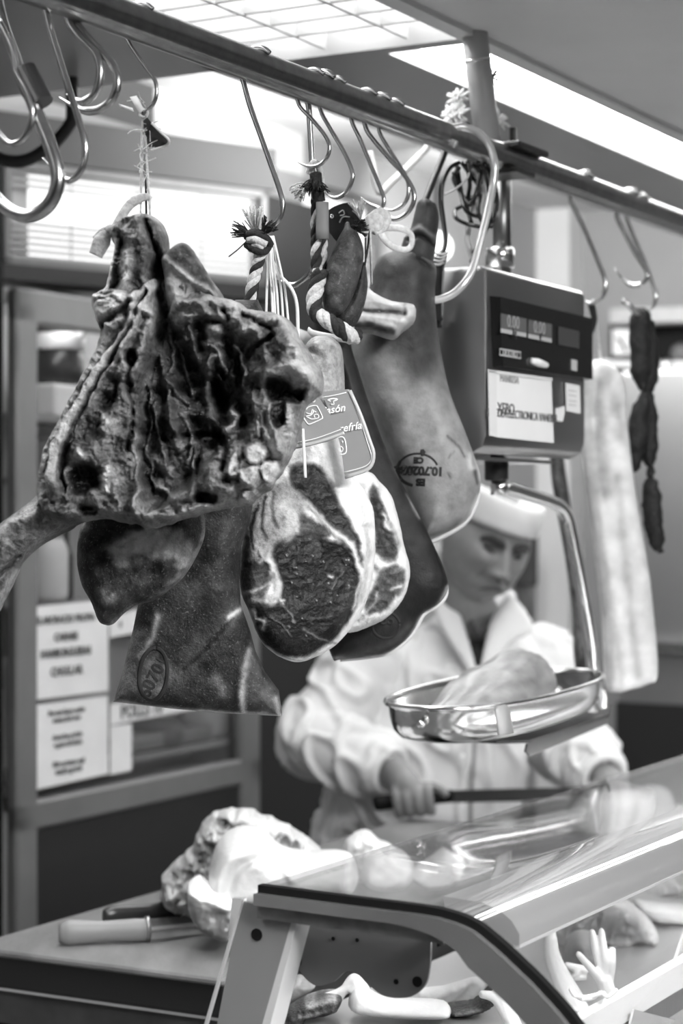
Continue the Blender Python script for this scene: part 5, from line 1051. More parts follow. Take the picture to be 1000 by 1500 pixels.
# meat in the pan
mp = thing('meat_joint', 'pale raw cut of meat lying in the scale pan', 'meat', pc-ZV*.048)
rings = []
for f, w_, h_, lift in ((-.175, .012, .010, .0), (-.15, .035, .022, .004), (-.10, .055, .040, .01), (-.04, .062, .058, .014), (.02, .062, .070, .016), (.07, .058, .078, .016), (.105, .050, .078, .016), (.118, .042, .066, .016)):
    rings.append([pc+DV*(f-.02)+NV*(w_*math.cos(a)*(1+.08*math.sin(3*a+f*40)))+ZV*(-.048+f*tilt+lift*.3+h_*(.5+.5*math.sin(a))*(1.15 if math.sin(a) > 0 else 1)) for a in np.linspace(0, 2*math.pi, 28)[:-1]])
bm = BM(); loft(bm, rings); bmesh.ops.subdivide_edges(bm, edges=bm.edges[:], cuts=2, use_grid_fill=True)
o = mk('flesh', bm, M['fat'], mp)
for v in o.data.vertices:
    p_ = v.co; v.co = p_+Vector((0, 0, 1))*(noise.noise(p_*34)*.006+noise.noise(Vector((p_.x*90, p_.y*90, p_.z*260)))*.0025)
settone(o, lambda p_: .60+.16*noise.noise(Vector((p_.x*30, p_.y*30, p_.z*90))))

# ================================================================ cables by the pole
cb = thing('cable_bundle', 'tangle of black cables hanging under the rail by the pole', 'cable', P(690, 235, 2.83))
rng = random.Random(12); bm = BM()
base = [[(668, 236), (672, 262), (678, 290), (690, 300), (698, 280), (704, 250)], [(676, 238), (690, 258), (702, 275), (694, 290), (676, 302), (667, 308), (668, 320), (684, 328), (700, 332), (712, 334), (722, 322), (726, 296), (720, 262), (712, 240)],
        [(690, 240), (702, 252), (704, 280), (700, 310), (708, 330), (704, 352), (696, 372)], [(700, 238), (712, 262), (718, 300), (714, 330), (702, 356), (690, 384)], [(664, 252), (674, 280), (682, 308), (700, 318)], [(684, 236), (688, 270), (684, 300), (690, 326)],
        [(708, 240), (722, 262), (728, 300), (718, 334)], [(672, 246), (664, 262), (676, 284), (686, 300)]]
for k, l in enumerate(base): tube(bm, [P(x, y, 2.83+rng.uniform(-.03, .02)) for x, y in l], .0030, 8)
mk('cable', bm, M['dark'], cb)
bm = BM()
for l in ([(694, 246), (704, 262), (706, 290), (698, 320)], [(686, 330), (684, 350), (690, 372), (696, 384)], [(690, 284), (694, 300), (692, 318)]): tube(bm, [P(x, y, 2.84) for x, y in l], .0042, 8)
tube(bm, [P(650, 285, 2.8), P(668, 276, 2.8), P(686, 258, 2.8), P(684, 240, 2.81)], .0014, 6); mk('pale_cable', bm, M['lightgrey'], cb)
pl = thing('power_cable', 'black power cord with ribbed plug running down behind the pale ham', 'cable', P(650, 240, 2.78))
bm = BM(); tube(bm, [P(672, 238, 2.80), P(658, 246, 2.79), P(648, 268, 2.78), (P(646, 296, 2.78)), P(650, 330, 2.77), P(652, 356, 2.76), P(647, 374, 2.75)], .0034, 10); tube(bm, [P(644, 398, 2.75), P(642, 430, 2.76), P(642, 480, 2.77)], .005, 8); mk('cord', bm, M['dark'], pl)
bm = BM(); tube(bm, [P(649, 370, 2.75), P(643, 384, 2.745), P(638, 402, 2.75), P(638, 470, 2.76)], [.006, .009, .012, .010], 12); mk('plug', bm, M['dark'], pl)
bm = BM()
for k in range(4):
    c = P(647-2*k, 374+5*k, 2.742); tube(bm, [c-Vector((.010, .002, -.003)), c-Vector((0, .009, 0)), c+Vector((.008, -.002, .004))], .0016, 6, 3)
mk('plug_rib', bm, M['lightgrey'], pl)
# ================================================================ glass display counter
CT0 = 1.034; CS0, CS1 = 1.714, 5.4
def CP(s, L, z): return ST(s, CT0-L, z)
gl_prof = [(0, 1.2355), (.1, 1.2332), (.175, 1.2318), (.205, 1.2295), (.23, 1.2235), (.25, 1.2125), (.275, 1.1945), (.303, 1.1720), (.336, 1.140), (.38, 1.082), (.42, 1.015), (.455, .93), (.48, .83), (.49, .74)]
gp = [(v.x, v.y) for v in smooth_path([Vector((a, b, 0)) for a, b in gl_prof], 5)]
dc = thing('display_counter', 'curved glass display counter with a steel end frame, full of meat', 'counter', ST(3.4, .8, 0))
bm = BM(); th = .005
rings = []
for s in (CS0, CS1):
    out = [CP(s, a, b) for a, b in gp]; r2 = []
    for i, (a, b) in enumerate(gp):
        p0 = gp[max(i-1, 0)]; p1 = gp[min(i+1, len(gp)-1)]; tx, tz = p1[0]-p0[0], p1[1]-p0[1]; L = math.hypot(tx, tz)
        r2.append(CP(s, a+tz/L*th, b-tx/L*th))
    rings.append(out+list(reversed(r2)))
loft(bm, rings); bmesh.ops.recalc_face_normals(bm, faces=bm.faces)
auto(mk('curved_glass', bm, M['glass'], dc), 40)
# black gasket and steel end bow
def bow(off, w, m, name, s0, s1, L0=0.0, L1=.49, pts=None):
    bm = BM(); src = [(a, b) for a, b in gp if L0 <= a <= L1]; rr = []
    for s in (s0, s1):
        o_, i_ = [], []
        for i, (a, b) in enumerate(src):
            p0 = src[max(i-1, 0)]; p1 = src[min(i+1, len(src)-1)]; tx, tz = p1[0]-p0[0], p1[1]-p0[1]; L = math.hypot(tx, tz)
            ww = w(a) if callable(w) else w
            o_.append(CP(s, a+tz/L*off, b-tx/L*off)); i_.append(CP(s, a+tz/L*(off+ww), b-tx/L*(off+ww)))
        rr.append(o_+list(reversed(i_)))
    loft(bm, rr); bmesh.ops.recalc_face_normals(bm, faces=bm.faces); return mk(name, bm, m, dc, False)
bow(-.001, .0075, M['black'], 'gasket', CS0-.004, CS0+.006)
bow(.0065, lambda a: .011+.019*max(0, min(1, (a-.15)/.10))**1.5, mat('bow_steel', .40, .26, .75, .1, 8), 'end_bow', CS0-.012, CS0+.02)
bow(.0165, .015, mat('bar_steel', .22, .45, .7, .35, 30), 'frame_rail', CS0-.004, CS0+.02, .0, .21)
def epoly(name, pts, m, th=.012, s=CS0, hole=None, parent=None, lab=None):
    bm = BM(); prism(bm, [Ps(x, y, s) for x, y in pts], DV*th); return mk(name, bm, m, parent or dc, False, lab)
epoly('end_post', [(352, 1320), (430, 1336), (428, 1346), (384, 1500), (366, 1580), (296, 1580), (318, 1500)], mat('post_steel', .27, .5, .2, .06, 6), .004, CS0+.004)
epoly('end_post_lip', [(428, 1344), (436, 1346), (396, 1500), (376, 1580), (364, 1580), (384, 1500)], mat('lip_white', .62, .4), .03, CS0+.004)
def disc(c, n_, r, m, name, th=.0006):
    bm = BM(); lathe(bm, c, n_, [(r, 0), (r, th)], 24); return mk(name, bm, m, dc, False)
disc(Ps(376, 1369, CS0+.0034), -DV, .0062, M['black'], 'post_hole')
epoly('side_wire', [(352, 1318), (355, 1318), (303, 1500), (285, 1580), (282, 1580), (299, 1500)], mat('edge_pale', .5, .3), .004, CS0-.008)
epoly('plastic_tab', [(340, 1316), (357, 1316), (354, 1362), (346, 1376), (334, 1372)], mat('tab_plastic', .5, .35), .006, CS0+.06)
# scalloped panel inside the end
sp = [(428, 1345), (631, 1366), (630, 1410), (624, 1440), (606, 1458), (580, 1462), (556, 1456), (536, 1438), (520, 1425), (505, 1424), (488, 1438), (464, 1444), (446, 1432), (433, 1410), (424, 1385)]
epoly('scalloped_panel', sm2(sp[:2], 1, False)+sm2(sp[2:], 4, False), mat('panel_grey', .16, .5, 0, .05, 6), .003, CS0+.05)
for x, y, r in ((435, 1408, .0052), (611, 1438, .0052), (523, 1377, .002), (580, 1438, .0026), (488, 1375, .002)): disc(Ps(x, y, CS0+.049), -DV, r, M['black'], 'panel_hole')
epoly('corner_block', [(638, 1352), (662, 1356), (660, 1372), (640, 1388)], M['black'], .03, CS0+.02)
# lamp housing under the bend of the glass
bm = BM(); hp = [(.155, 1.224), (.195, 1.222), (.214, 1.2165), (.228, 1.207), (.236, 1.195), (.236, 1.183), (.228, 1.181), (.16, 1.196)]
prism(bm, [CP(CS0+.09, a, b) for a, b in hp], DV*(CS1-CS0-.1)); h_ = mk('lamp_housing', bm, mat('housing_alu', .55, .3, .35, .04, 3), dc, True); auto(h_, 40)
bm = BM(); prism(bm, [CP(CS0+.09, a, b) for a, b in ((.2285, 1.1795), (.2365, 1.1815), (.2372, 1.1845), (.2300, 1.184))], DV*(CS1-CS0-.1)); mk('housing_lip', bm, mat('lip_bright', .85, .3), h_, False)
bm = BM(); cyl(bm, CP(CS0+.14, .195, 1.176), CP(CS1-.1, .195, 1.176), .009, 14); mk('tube_lamp', bm, emat('case_tube', 14), dc)
# deck, tray edge, body
ZD = .98
bm = BM(); sbox(bm, CS0+.03, CS1, CT0-.50, CT0+.22, ZD-.02, ZD); mk('deck', bm, mat('deck_steel', .40, .35, .5, .08, 4), dc, False)
bm = BM(); sbox(bm, CS0+.01, CS1, CT0-.50, CT0-.02, .1, ZD-.02); sbox(bm, CS0+.05, CS1, CT0-.5, CT0+.22, .0, .12); mk('base', bm, mat('counter_base', .05, .4), dc, False)
pa, pb_ = Pz(886, 1462, 1.04), Pz(1000, 1408, 1.04)
ta = st_of(pa)[1]; 
bm = BM(); ax = (pb_-pa); sA, tA = st_of(pa); sB, tB = st_of(pb_); tm = (tA+tB)/2
sbox(bm, CS0+.05, CS1-.1, tm-.008, tm+.008, 1.008, 1.04); mk('tray_rail', bm, mat('rail_white', .86, .35), dc, False)
bm = BM(); sbox(bm, CS0+.05, CS1-.1, tm-.006, tm+.006, ZD, 1.008); mk('rail_foot', bm, M['steel'], dc, False)
def Yd(px): return Yt(px, tm-.03)
bm = BM(); prism(bm, [Pt(x, y, tm+.016) for x, y in ((1004, 1350), (1040, 1340), (1040, 1520), (952, 1520), (960, 1482))], -NV*.004); mk('inner_post', bm, mat('post_pale', .5, .4), dc, False)
disc(Pt(978, 1474, tm+.0115), -NV, .0055, M['black'], 'post_hole')
bm = BM(); prism(bm, [Pt(x, y, tm-.014) for x, y in ((925, 1478), (1010, 1500), (1010, 1515), (920, 1500))], -NV*.003); mk('lower_plate', bm, M['lightgrey'], dc, False)

# ---- goods in the counter
def onD(px, py, z=ZD): return Pz(px, py, z)
def lump(name, lab, cat, rings_fn, m, tone, amp=.006, fr=30, parts=None, group=None): ...
def pile(name, lab, cat, outl, Y, tf, tb, R, m, marks=(), tone=.6, group=None, step=3.2, **k):
    o = slab(name, outl, Y, tf, tb, R, step, m, None, marks, tone, **k); return label(o, lab, cat, group)
GC = 'meat in the glass counter'
pile('pork_piece', 'big pork shoulder piece with wavy fat edge inside the glass counter', 'meat', [(800, 1350), (840, 1322), (880, 1310), (910, 1316), (938, 1334), (958, 1356), (962, 1374), (948, 1384), (930, 1378), (910, 1386), (880, 1384), (850, 1388), (815, 1384)], lambda x, y: 2.98, .06, .09, 22, M['fat'],
     [('p', [(820, 1345), (870, 1318), (910, 1326), (940, 1350), (925, 1362), (880, 1366), (840, 1366)], 8, 0, .46, .9), ('s', [(930, 1352), (934, 1368)], 5, .004, .55, .7)], .80, GC, tnoise=(.08, 14), bumps=(('r', 16, .012), ('f', 30, .008)), seed=81)
pile('pork_piece', 'pale rolled piece behind the pork shoulder in the glass counter', 'meat', [(930, 1322), (975, 1326), (1010, 1330), (1010, 1356), (985, 1352), (950, 1348)], lambda x, y: 3.1, .04, .05, 12, M['fat'], (), .88, GC, tnoise=(.04, 14), bumps=(('f', 14, .005),), seed=82)
pile('tripe', 'frilly pale tripe at the far right inside the glass counter', 'meat', [(940, 1312), (955, 1296), (985, 1284), (1015, 1276), (1015, 1316), (990, 1320), (970, 1314), (955, 1318)], lambda x, y: 3.35, .05, .06, 14, M['fat'], (), .72, GC, tnoise=(.16, 9), bumps=(('r', 9, .014),), seed=83)
pile('dark_tray', 'dark tray behind the pale rolled piece in the glass counter', 'tray', [(930, 1318), (1015, 1312), (1015, 1334), (970, 1330), (930, 1326)], lambda x, y: 3.42, .02, .02, 6, M['dark'], (), .05, None)
pile('chicken', 'plucked chicken body behind the chicken feet in the counter', 'chicken', [(826, 1395), (838, 1372), (862, 1366), (880, 1378), (888, 1400), (880, 1425), (858, 1438), (836, 1430), (824, 1415)], lambda x, y: 2.82, .05, .06, 20, M['fat'], [('p', [(828, 1395), (845, 1380), (850, 1410), (836, 1424)], 5, -.004, .4, .8), ('s', [(862, 1380), (870, 1395)], 7, .0, .35, .7), ('s', [(840, 1432), (870, 1436)], 8, 0, .3, .6)], .66, GC, tnoise=(.12, 12), bumps=(('r', 14, .008), ('f', 8, .004)), seed=84)
def foot(lab, pts_list, Y, r, group='chicken feet in the counter'):
    bm = BM()
    for pts, rr in pts_list: tube(bm, [P(x, y, Y+d) for x, y, d in pts], [q*.72 for q in rr], 10, 5, tip=True)
    o = remesh('chicken_claw', bm, M['fat'], None, .0017, 2); settone(o, .88); return label(o, lab, 'chicken foot', group)
foot('chicken foot with spread toes standing upright behind the white tray rail', [
    ([(895, 1490, 0), (890, 1455, 0), (882, 1428, -.004)], [.012, .015, .014]), ([(884, 1432, 0), (872, 1390, -.01), (866, 1360, -.004)], [.010, .0075, .005]), ([(888, 1430, 0), (884, 1395, -.012), (880, 1358, -.008)], [.010, .008, .005]),
    ([(892, 1434, 0), (896, 1410, -.008), (896, 1386, -.006)], [.009, .0075, .006]), ([(884, 1440, 0), (862, 1415, -.02), (844, 1394, -.03)], [.010, .007, .005])], 2.55, .01)
foot('chicken foot held upright just left of the spread one, against the steel bow', [([(850, 1490, 0), (835, 1460, 0), (820, 1430, 0), (808, 1398, 0), (806, 1362, 0)], [.022, .021, .018, .014, .010]), ([(806, 1372, 0), (810, 1352, 0)], [.010, .006])], 2.56, .01)
foot('pair of chicken toes lying left of the spread foot', [([(858, 1422, 0), (836, 1416, -.01), (826, 1412, -.01)], [.009, .007, .005]), ([(856, 1430, 0), (838, 1432, -.01), (846, 1424, -.01), (828, 1414, -.01)], [.008, .006, .005, .004])], 2.62, .01)
foot('chicken foot bent over at the left under the scalloped panel', [([(512, 1452, 0), (524, 1440, 0), (518, 1434, 0), (508, 1444, 0), (498, 1462, 0), (494, 1472, 0)], [.012, .012, .010, .008, .006, .005]), ([(512, 1446, 0), (490, 1456, 0), (462, 1462, 0)], [.010, .007, .005]), ([(516, 1440, 0), (530, 1450, 0), (526, 1470, 0)], [.012, .014, .016])], 2.50, .01)
foot('chicken foot sticking up right of the paper roll near the steel bow', [([(760, 1520, 0), (742, 1478, 0), (730, 1450, 0), (726, 1432, 0)], [.014, .012, .009, .006]), ([(745, 1490, 0), (725, 1462, 0), (700, 1456, 0)], [.012, .009, .006]), ([(750, 1490, 0), (752, 1462, 0), (740, 1448, 0)], [.012, .008, .006])], 2.40, .01)
bm = BM(); tube(bm, [Pt(836, 1450, tm+.02), Pt(842, 1458, tm-.01), Pt(856, 1461, tm-.013), Pt(872, 1458, tm-.013), Pt(884, 1455, tm+.01)], .0028, 8); tube(bm, [Pt(838, 1452, tm+.02), Pt(850, 1463, tm-.013), Pt(868, 1462, tm-.013), Pt(880, 1454, tm+.0), Pt(890, 1460, tm-.01), Pt(902, 1450, tm-.01)], .0024, 8)
label(mk('white_string', bm, mat('tie_string', .8, .7)), 'white string tied around the chicken feet at the tray rail', 'string')
pile('paper_roll', 'white folded paper roll lying on the counter deck below the scalloped panel', 'paper', [(510, 1468), (516, 1448), (530, 1446), (560, 1462), (600, 1466), (640, 1468), (658, 1474), (656, 1488), (620, 1490), (570, 1488), (530, 1484), (514, 1478)], lambda x, y: 2.5, .03, .04, 14, M['fat'], (), .92, None, tnoise=(.02, 20), bumps=(('f', 30, .003),), seed=85)
pile('wrapping_paper', 'crumpled white wrapping paper fanned up behind the paper roll', 'paper', [(600, 1466), (612, 1448), (650, 1444), (690, 1432), (725, 1428), (704, 1458), (690, 1468), (672, 1472), (640, 1468)], lambda x, y: 2.62-.0006*(x-600), .012, .004, 10, M['fat'], [('s', [(630, 1462), (660, 1446)], 6, .006, .86, .6), ('s', [(664, 1466), (690, 1440)], 5, -.006, .74, .6)], .86, None, tnoise=(.04, 30), bumps=(('r', 40, .008),), seed=86, smooth_n=1)
pile('offal', 'dark shreds of meat at the left end of the counter deck', 'meat', [(400, 1500), (420, 1478), (448, 1462), (480, 1454), (500, 1458), (496, 1476), (480, 1484), (450, 1490), (440, 1502)], lambda x, y: 2.5, .03, .04, 12, M['meat'], [('s', [(450, 1466), (490, 1456)], 4, .004, .62, .9), ('s', [(430, 1484), (470, 1474)], 3, .004, .5, .8)], .22, GC, tnoise=(.2, 10), bumps=(('r', 12, .012),), seed=87)
pile('offal', 'grey flap of meat hanging at the left beside the end post', 'meat', [(392, 1500), (402, 1470), (420, 1440), (440, 1432), (462, 1444), (440, 1462), (420, 1474), (414, 1500), (412, 1520), (392, 1520)], lambda x, y: 2.56, .02, .04, 12, M['fat'], (), .5, GC, tnoise=(.08, 20), bumps=(('f', 20, .006),), seed=88)
pile('offal', 'dark glossy piece right of the paper roll in the counter', 'meat', [(655, 1476), (690, 1470), (706, 1458), (728, 1442), (730, 1462), (716, 1476), (690, 1486), (660, 1486)], lambda x, y: 2.52, .02, .04, 8, M['meat'], [('s', [(666, 1480), (700, 1474)], 3, .003, .6, .8)], .16, GC, tnoise=(.12, 10), bumps=(('r', 12, .006),), seed=89)

# ================================================================ work table behind the counter
ZT = 1.0
c0 = Pz(0, 1378, ZT); sT, tT = st_of(c0); sT -= .05; tT = tT+.0
_, t1_ = st_of(Pz(345, 1393, ZT))
tEnd = 1.40
wt = thing('work_table', 'wooden topped butcher table behind the glass counter', 'table', ST(sT+.5, 1.6, 0))
bm = BM(); sbox(bm, sT, sT+1.35, tEnd, tT+.02, ZT-.010, ZT); bevel(bm, .003, 1)
mk('table_top', bm, mat('table_wood', .13, .6, 0, .4, 14, .3, 60, stretch=(1, .25, 1)), wt, False)
bm = BM(); sbox(bm, sT+.012, sT+1.34, tEnd+.01, tT+.01, ZT-.050, ZT-.010); mk('apron', bm, mat('apron_black', .006, .4), wt, False)
bm = BM(); sbox(bm, sT-.002, sT+1.35, tEnd, tT+.02, ZT-.054, ZT-.050); mk('edge_strip', bm, M['chrome'], wt, False)
bm = BM(); sbox(bm, sT+.005, sT+1.34, tEnd+.01, tT+.01, ZT-.10, ZT-.054); mk('lower_rail', bm, mat('dark_wood', .035, .45, 0, .4, 20, stretch=(1, .2, 1)), wt, False)
for (a, b) in ((.04, tT-.04), (1.3, tT-.04), (.04, tEnd+.05), (1.3, tEnd+.05)):
    bm = BM(); sbox(bm, sT+a-.03, sT+a+.03, b-.03, b+.03, 0, ZT-.10); mk('leg', bm, M['black'], wt, False)
bm = BM(); sbox(bm, sT+.02, sT+1.32, tEnd+.03, tT-.02, .28, .31); mk('shelf', bm, M['black'], wt, False)
def knife(lab, h0, h1, b1, zc, hm, r, bw):
    k = thing('kitchen_knife', lab, 'knife', (h0+h1)/2, 'knives on the work table')
    bm = BM(); d = (h1-h0)
    tube(bm, [h0, h0+d*.12, h0+d*.5, h0+d*.85, h1], [r*.75, r*1.15, r*.9, r, r*.95], 14, 5, flat=.7); mk('handle', bm, hm, k)
    bm = BM(); d2 = (b1-h1); side = d2.cross(ZV).normalized()
    tube(bm, [h1-d*.02, h1+d2*.03], [r*1.15, r*1.15], 12, 2, flat=.6)
    mk('bolster', bm, M['steel'], k)
    bm = BM(); e = [h1+side*bw, h1-side*bw*.8, h1+d2*.6-side*bw*.8, b1]
    prism(bm, [p-ZV*.001 for p in e], ZV*.002); mk('blade', bm, M['steel'], k, False)
zk = ZT+.017
knife('grey handled knife lying nearest on the work table', Pz(86, 1367, zk), Pz(215, 1362, zk), Pz(330, 1350, zk), zk, mat('handle_grey', .20, .45), .0165, .014)
knife('dark handled knife lying behind the grey handled one', Pz(152, 1342, zk), Pz(262, 1330, zk), Pz(310, 1326, zk), zk, mat('handle_dark', .02, .3), .0125, .012)
GT = 'fat and meat on the work table'
pile('fat_trim', 'frilly dark edged piece of caul fat at the back of the table pile', 'meat', [(236, 1312), (240, 1280), (256, 1262), (280, 1240), (296, 1204), (320, 1188), (350, 1184), (380, 1192), (410, 1206), (440, 1222), (470, 1246), (440, 1260), (400, 1262), (380, 1300), (330, 1330), (290, 1340), (262, 1336), (240, 1326)], lambda x, y: 3.02, .07, .08, 26, M['fat'],
     [('s', [(320, 1200), (350, 1206), (372, 1212)], 9, -.02, .3, .8), ('s', [(410, 1220), (440, 1240)], 8, -.02, .4, .8), ('s', [(262, 1275), (290, 1250), (310, 1230)], 14, -.01, .45, .6), ('s', [(250, 1300), (280, 1290)], 8, .008, .7, .6)], .72, GT, tnoise=(.18, 10), bumps=(('r', 15, .036), ('r', 7, .012)), seed=91, rag=5)
pile('fat_roll', 'smooth white rolled back fat in the middle of the table pile', 'meat', [(306, 1290), (310, 1258), (322, 1228), (345, 1213), (372, 1212), (392, 1224), (415, 1242), (450, 1248), (500, 1248), (520, 1262), (520, 1300), (470, 1318), (400, 1324), (350, 1326), (320, 1318)], lambda x, y: 2.86, .09, .08, 34, M['fat'],
     [('s', [(322, 1290), (328, 1262), (345, 1240), (372, 1228)], 8, .01, .92, .6), ('s', [(340, 1290), (350, 1262), (372, 1246), (396, 1244)], 6, -.010, .84, .6), ('s', [(400, 1240), (420, 1258), (430, 1270)], 6, .01, .88, .6)], .78, GT, tnoise=(.02, 20), bumps=(('f', 40, .010),), seed=92)
pile('fat_trim', 'white curled trimming with a dark lean side at the front left of the table pile', 'meat', [(274, 1310), (276, 1294), (290, 1286), (306, 1296), (330, 1300), (352, 1318), (352, 1350), (340, 1372), (318, 1374), (296, 1362), (280, 1340)], lambda x, y: 2.80, .05, .07, 18, M['fat'],
     [('p', [(278, 1316), (300, 1318), (340, 1330), (344, 1360), (320, 1376), (296, 1364)], 7, -.004, .38, .9), ('s', [(284, 1300), (310, 1308), (340, 1320)], 5, .01, .92, .8), ('s', [(300, 1340), (320, 1345)], 8, 0, .55, .5)], .88, GT, tnoise=(.06, 12), bumps=(('r', 16, .010), ('f', 20, .006)), seed=93, rag=1)
pile('fat_trim', 'bright frilly scrap of fat beside the butcher behind the counter glass', 'meat', [(502, 1252), (506, 1232), (522, 1220), (540, 1218), (556, 1232), (572, 1238), (590, 1260), (560, 1290), (520, 1290), (500, 1275)], lambda x, y: 3.25, .05, .06, 14, M['fat'], (), .88, GT, tnoise=(.10, 9), bumps=(('r', 12, .014),), seed=94, rag=2)
pile('fat_trim', 'pale round lump seen through the counter glass in front of the butcher', 'meat', [(530, 1270), (545, 1248), (575, 1242), (600, 1256), (606, 1280), (590, 1300), (550, 1302), (530, 1290)], lambda x, y: 3.1, .05, .06, 18, M['fat'], (), .88, GT, tnoise=(.08, 12), bumps=(('f', 20, .008),), seed=95)
pile('fat_trim', 'pale wedge of meat right of the round lump behind the counter glass', 'meat', [(600, 1282), (630, 1258), (650, 1244), (668, 1256), (680, 1270), (660, 1296), (620, 1300)], lambda x, y: 3.2, .05, .06, 14, M['fat'], (), .82, GT, tnoise=(.08, 12), bumps=(('f', 16, .008),), seed=96)
# ================================================================ butcher
bt = thing('person', 'butcher in white coat and paper cap bending over a long knife behind the counter', 'person', P(610, 1866, 4.35))
M['skinp'] = mat('person_skin', .19, .5, 0, .10, 30, .08, 120)
M['coat'] = mat('white_coat', .58, .85, 0, .03, 12, .12, 120)
Rm = Matrix.Rotation(math.radians(15), 3, 'Y') @ Matrix.Rotation(math.radians(24), 3, 'Z') @ Matrix.Rotation(math.radians(7), 3, 'X')
HC = P(712, 797, 4.30)
def HL(x, y, z): return HC+Rm @ Vector((x, y, z))   # head frame: -y forward, z up
def gauss(d, s): return math.exp(-(d/s)**2)
bm = BM(); NL, NP = 110, 84; rings = []
def facep(lon, lat):
    cl, sl = math.cos(lat), math.sin(lat)
    x = math.sin(lon)*cl; y = -math.cos(lon)*cl; z = sl
    zz = z*.122
    w_ = .084
    if z < 0: w_ *= 1-.13*abs(z)**2.2
    X = x*w_*(1+.10*(1-abs(z)))+(.010*gauss(z+.62, .25)*x); Y_ = y*(.098 if y > 0 else .094); Z = zz
    if y < 0:
        f = max(0, -y)
        Y_ += -.006*gauss(Z+.105, .03)*f
        nose = 0
        t_ = (Z-.022)/(-.068)
        if -.15 < t_ < 1.15: nose = (.007+.032*max(0, min(t_, 1)))*gauss(X, .0115+.008*max(0, t_))*(1 if t_ < 1 else max(0, 1-(t_-1)/.15))*(1 if t_ > 0 else 1+t_/.15)
        Y_ -= nose
        for sx in (-1, 1):
            Y_ -= .014*gauss(math.hypot(X-sx*.019, Z+.045), .010)
            Y_ += .025*gauss(math.hypot((X-sx*.032), (Z-.010)*1.5), .017)
            Y_ -= .007*gauss(math.hypot((X-sx*.034), (Z-.008)*1.3), .011)
            Y_ -= .014*gauss(math.hypot((X-sx*.032)*.6, (Z-.034)), .010)
            Y_ -= .014*gauss(math.hypot(X-sx*.046, Z+.022), .022)
            Y_ += .015*gauss(math.hypot((X-sx*(.026+.35*max(0, -Z-.035)))*2, (Z+.058)), .022)
            Y_ -= .011*gauss(math.hypot(X-sx*.046, Z+.072), .022)
        Y_ -= .008*gauss(math.hypot(X*.5, Z+.070), .014)
        Y_ += .007*gauss(math.hypot(X*.36, Z+.072+2.2*X*X), .0042)
        Y_ -= .005*gauss(math.hypot(X*.6, Z+.083), .008)
        Y_ += .006*gauss(math.hypot(X*.5, Z+.094), .008)
        Y_ -= .008*gauss(math.hypot(X*.7, Z+.112), .018)
    return HL(X, Y_, Z)
for j in range(NP+1):
    lat = -math.pi/2+math.pi*j/NP
    rings.append([facep(2*math.pi*k/NL-math.pi, max(-1.5, min(1.5, lat))) for k in range(NL)])
loft(bm, rings)
for sx in (-1, 1):   # ears
    c = HL(sx*.083, .012, .0); ball(bm, c, .010, .020, .032, Rm @ Matrix.Rotation(sx*.25, 3, 'Z'), 14, 10)
    tube(bm, [HL(sx*.084, .018, .026), HL(sx*.092, .026, .018), HL(sx*.092, .026, -.004), HL(sx*.085, .012, -.028)], .005, 8)
# neck, chest, arms
nb = P(697, 925, 4.40)
tube(bm, [HL(0, .03, -.06), HL(0, .025, -.12), nb, nb-ZV*.06+Vector((0, .03, 0))], [.062, .060, .064, .085], 20, 5)
def tring(px, py, Y, hw, dep, tw=-.12, n=36, e=2.3):
    c = P(px, py, Y); r = []
    for k in range(n):
        a = 2*math.pi*k/n; ca, sa = math.cos(a), math.sin(a)
        x = math.copysign(abs(ca)**(2/e), ca)*hw; y = math.copysign(abs(sa)**(2/e), sa)*dep
        r.append(c+Vector((x*math.cos(tw)-y*math.sin(tw), x*math.sin(tw)+y*math.cos(tw), 0)))
    return r
TS = [(692, 900, 4.42, .075, .075), (688, 918, 4.42, .10, .085), (678, 938, 4.42, .155, .10), (668, 962, 4.41, .195, .115), (660, 1000, 4.39, .205, .130), (648, 1060, 4.37, .200, .145), (628, 1130, 4.36, .195, .155), (608, 1210, 4.36, .205, .165), (598, 1300, 4.37, .215, .165), (596, 1420, 4.38, .22, .165), (596, 1560, 4.39, .225, .17)]
loft(bm, [tring(px, py, Y, hw-.018, d-.018) for px, py, Y, hw, d in TS[1:9]])
for sx in (-1, 1):
    x0 = 600+sx*62; tube(bm, [P(x0, 1290, 4.38), P(x0, 1560, 4.38), P(x0, 1815, 4.40)], [.085, .062, .042], 16, 6)
SHL, ELL, WRL = P(535, 985, 4.36), P(462, 1082, 4.22), P(572, 1130, 4.08)
SHR, ELR, WRR = P(792, 978, 4.44), P(826, 1085, 4.34), P(886, 1140, 4.14)
tube(bm, [SHL, SHL.lerp(ELL, .5), ELL, ELL.lerp(WRL, .5), WRL, WRL+(WRL-ELL)*.12], [.062, .052, .045, .040, .030, .030], 16, 5)
tube(bm, [SHR, SHR.lerp(ELR, .5), ELR, ELR.lerp(WRR, .5), WRR, WRR+(WRR-ELR)*.12], [.062, .052, .045, .040, .030, .030], 16, 5)
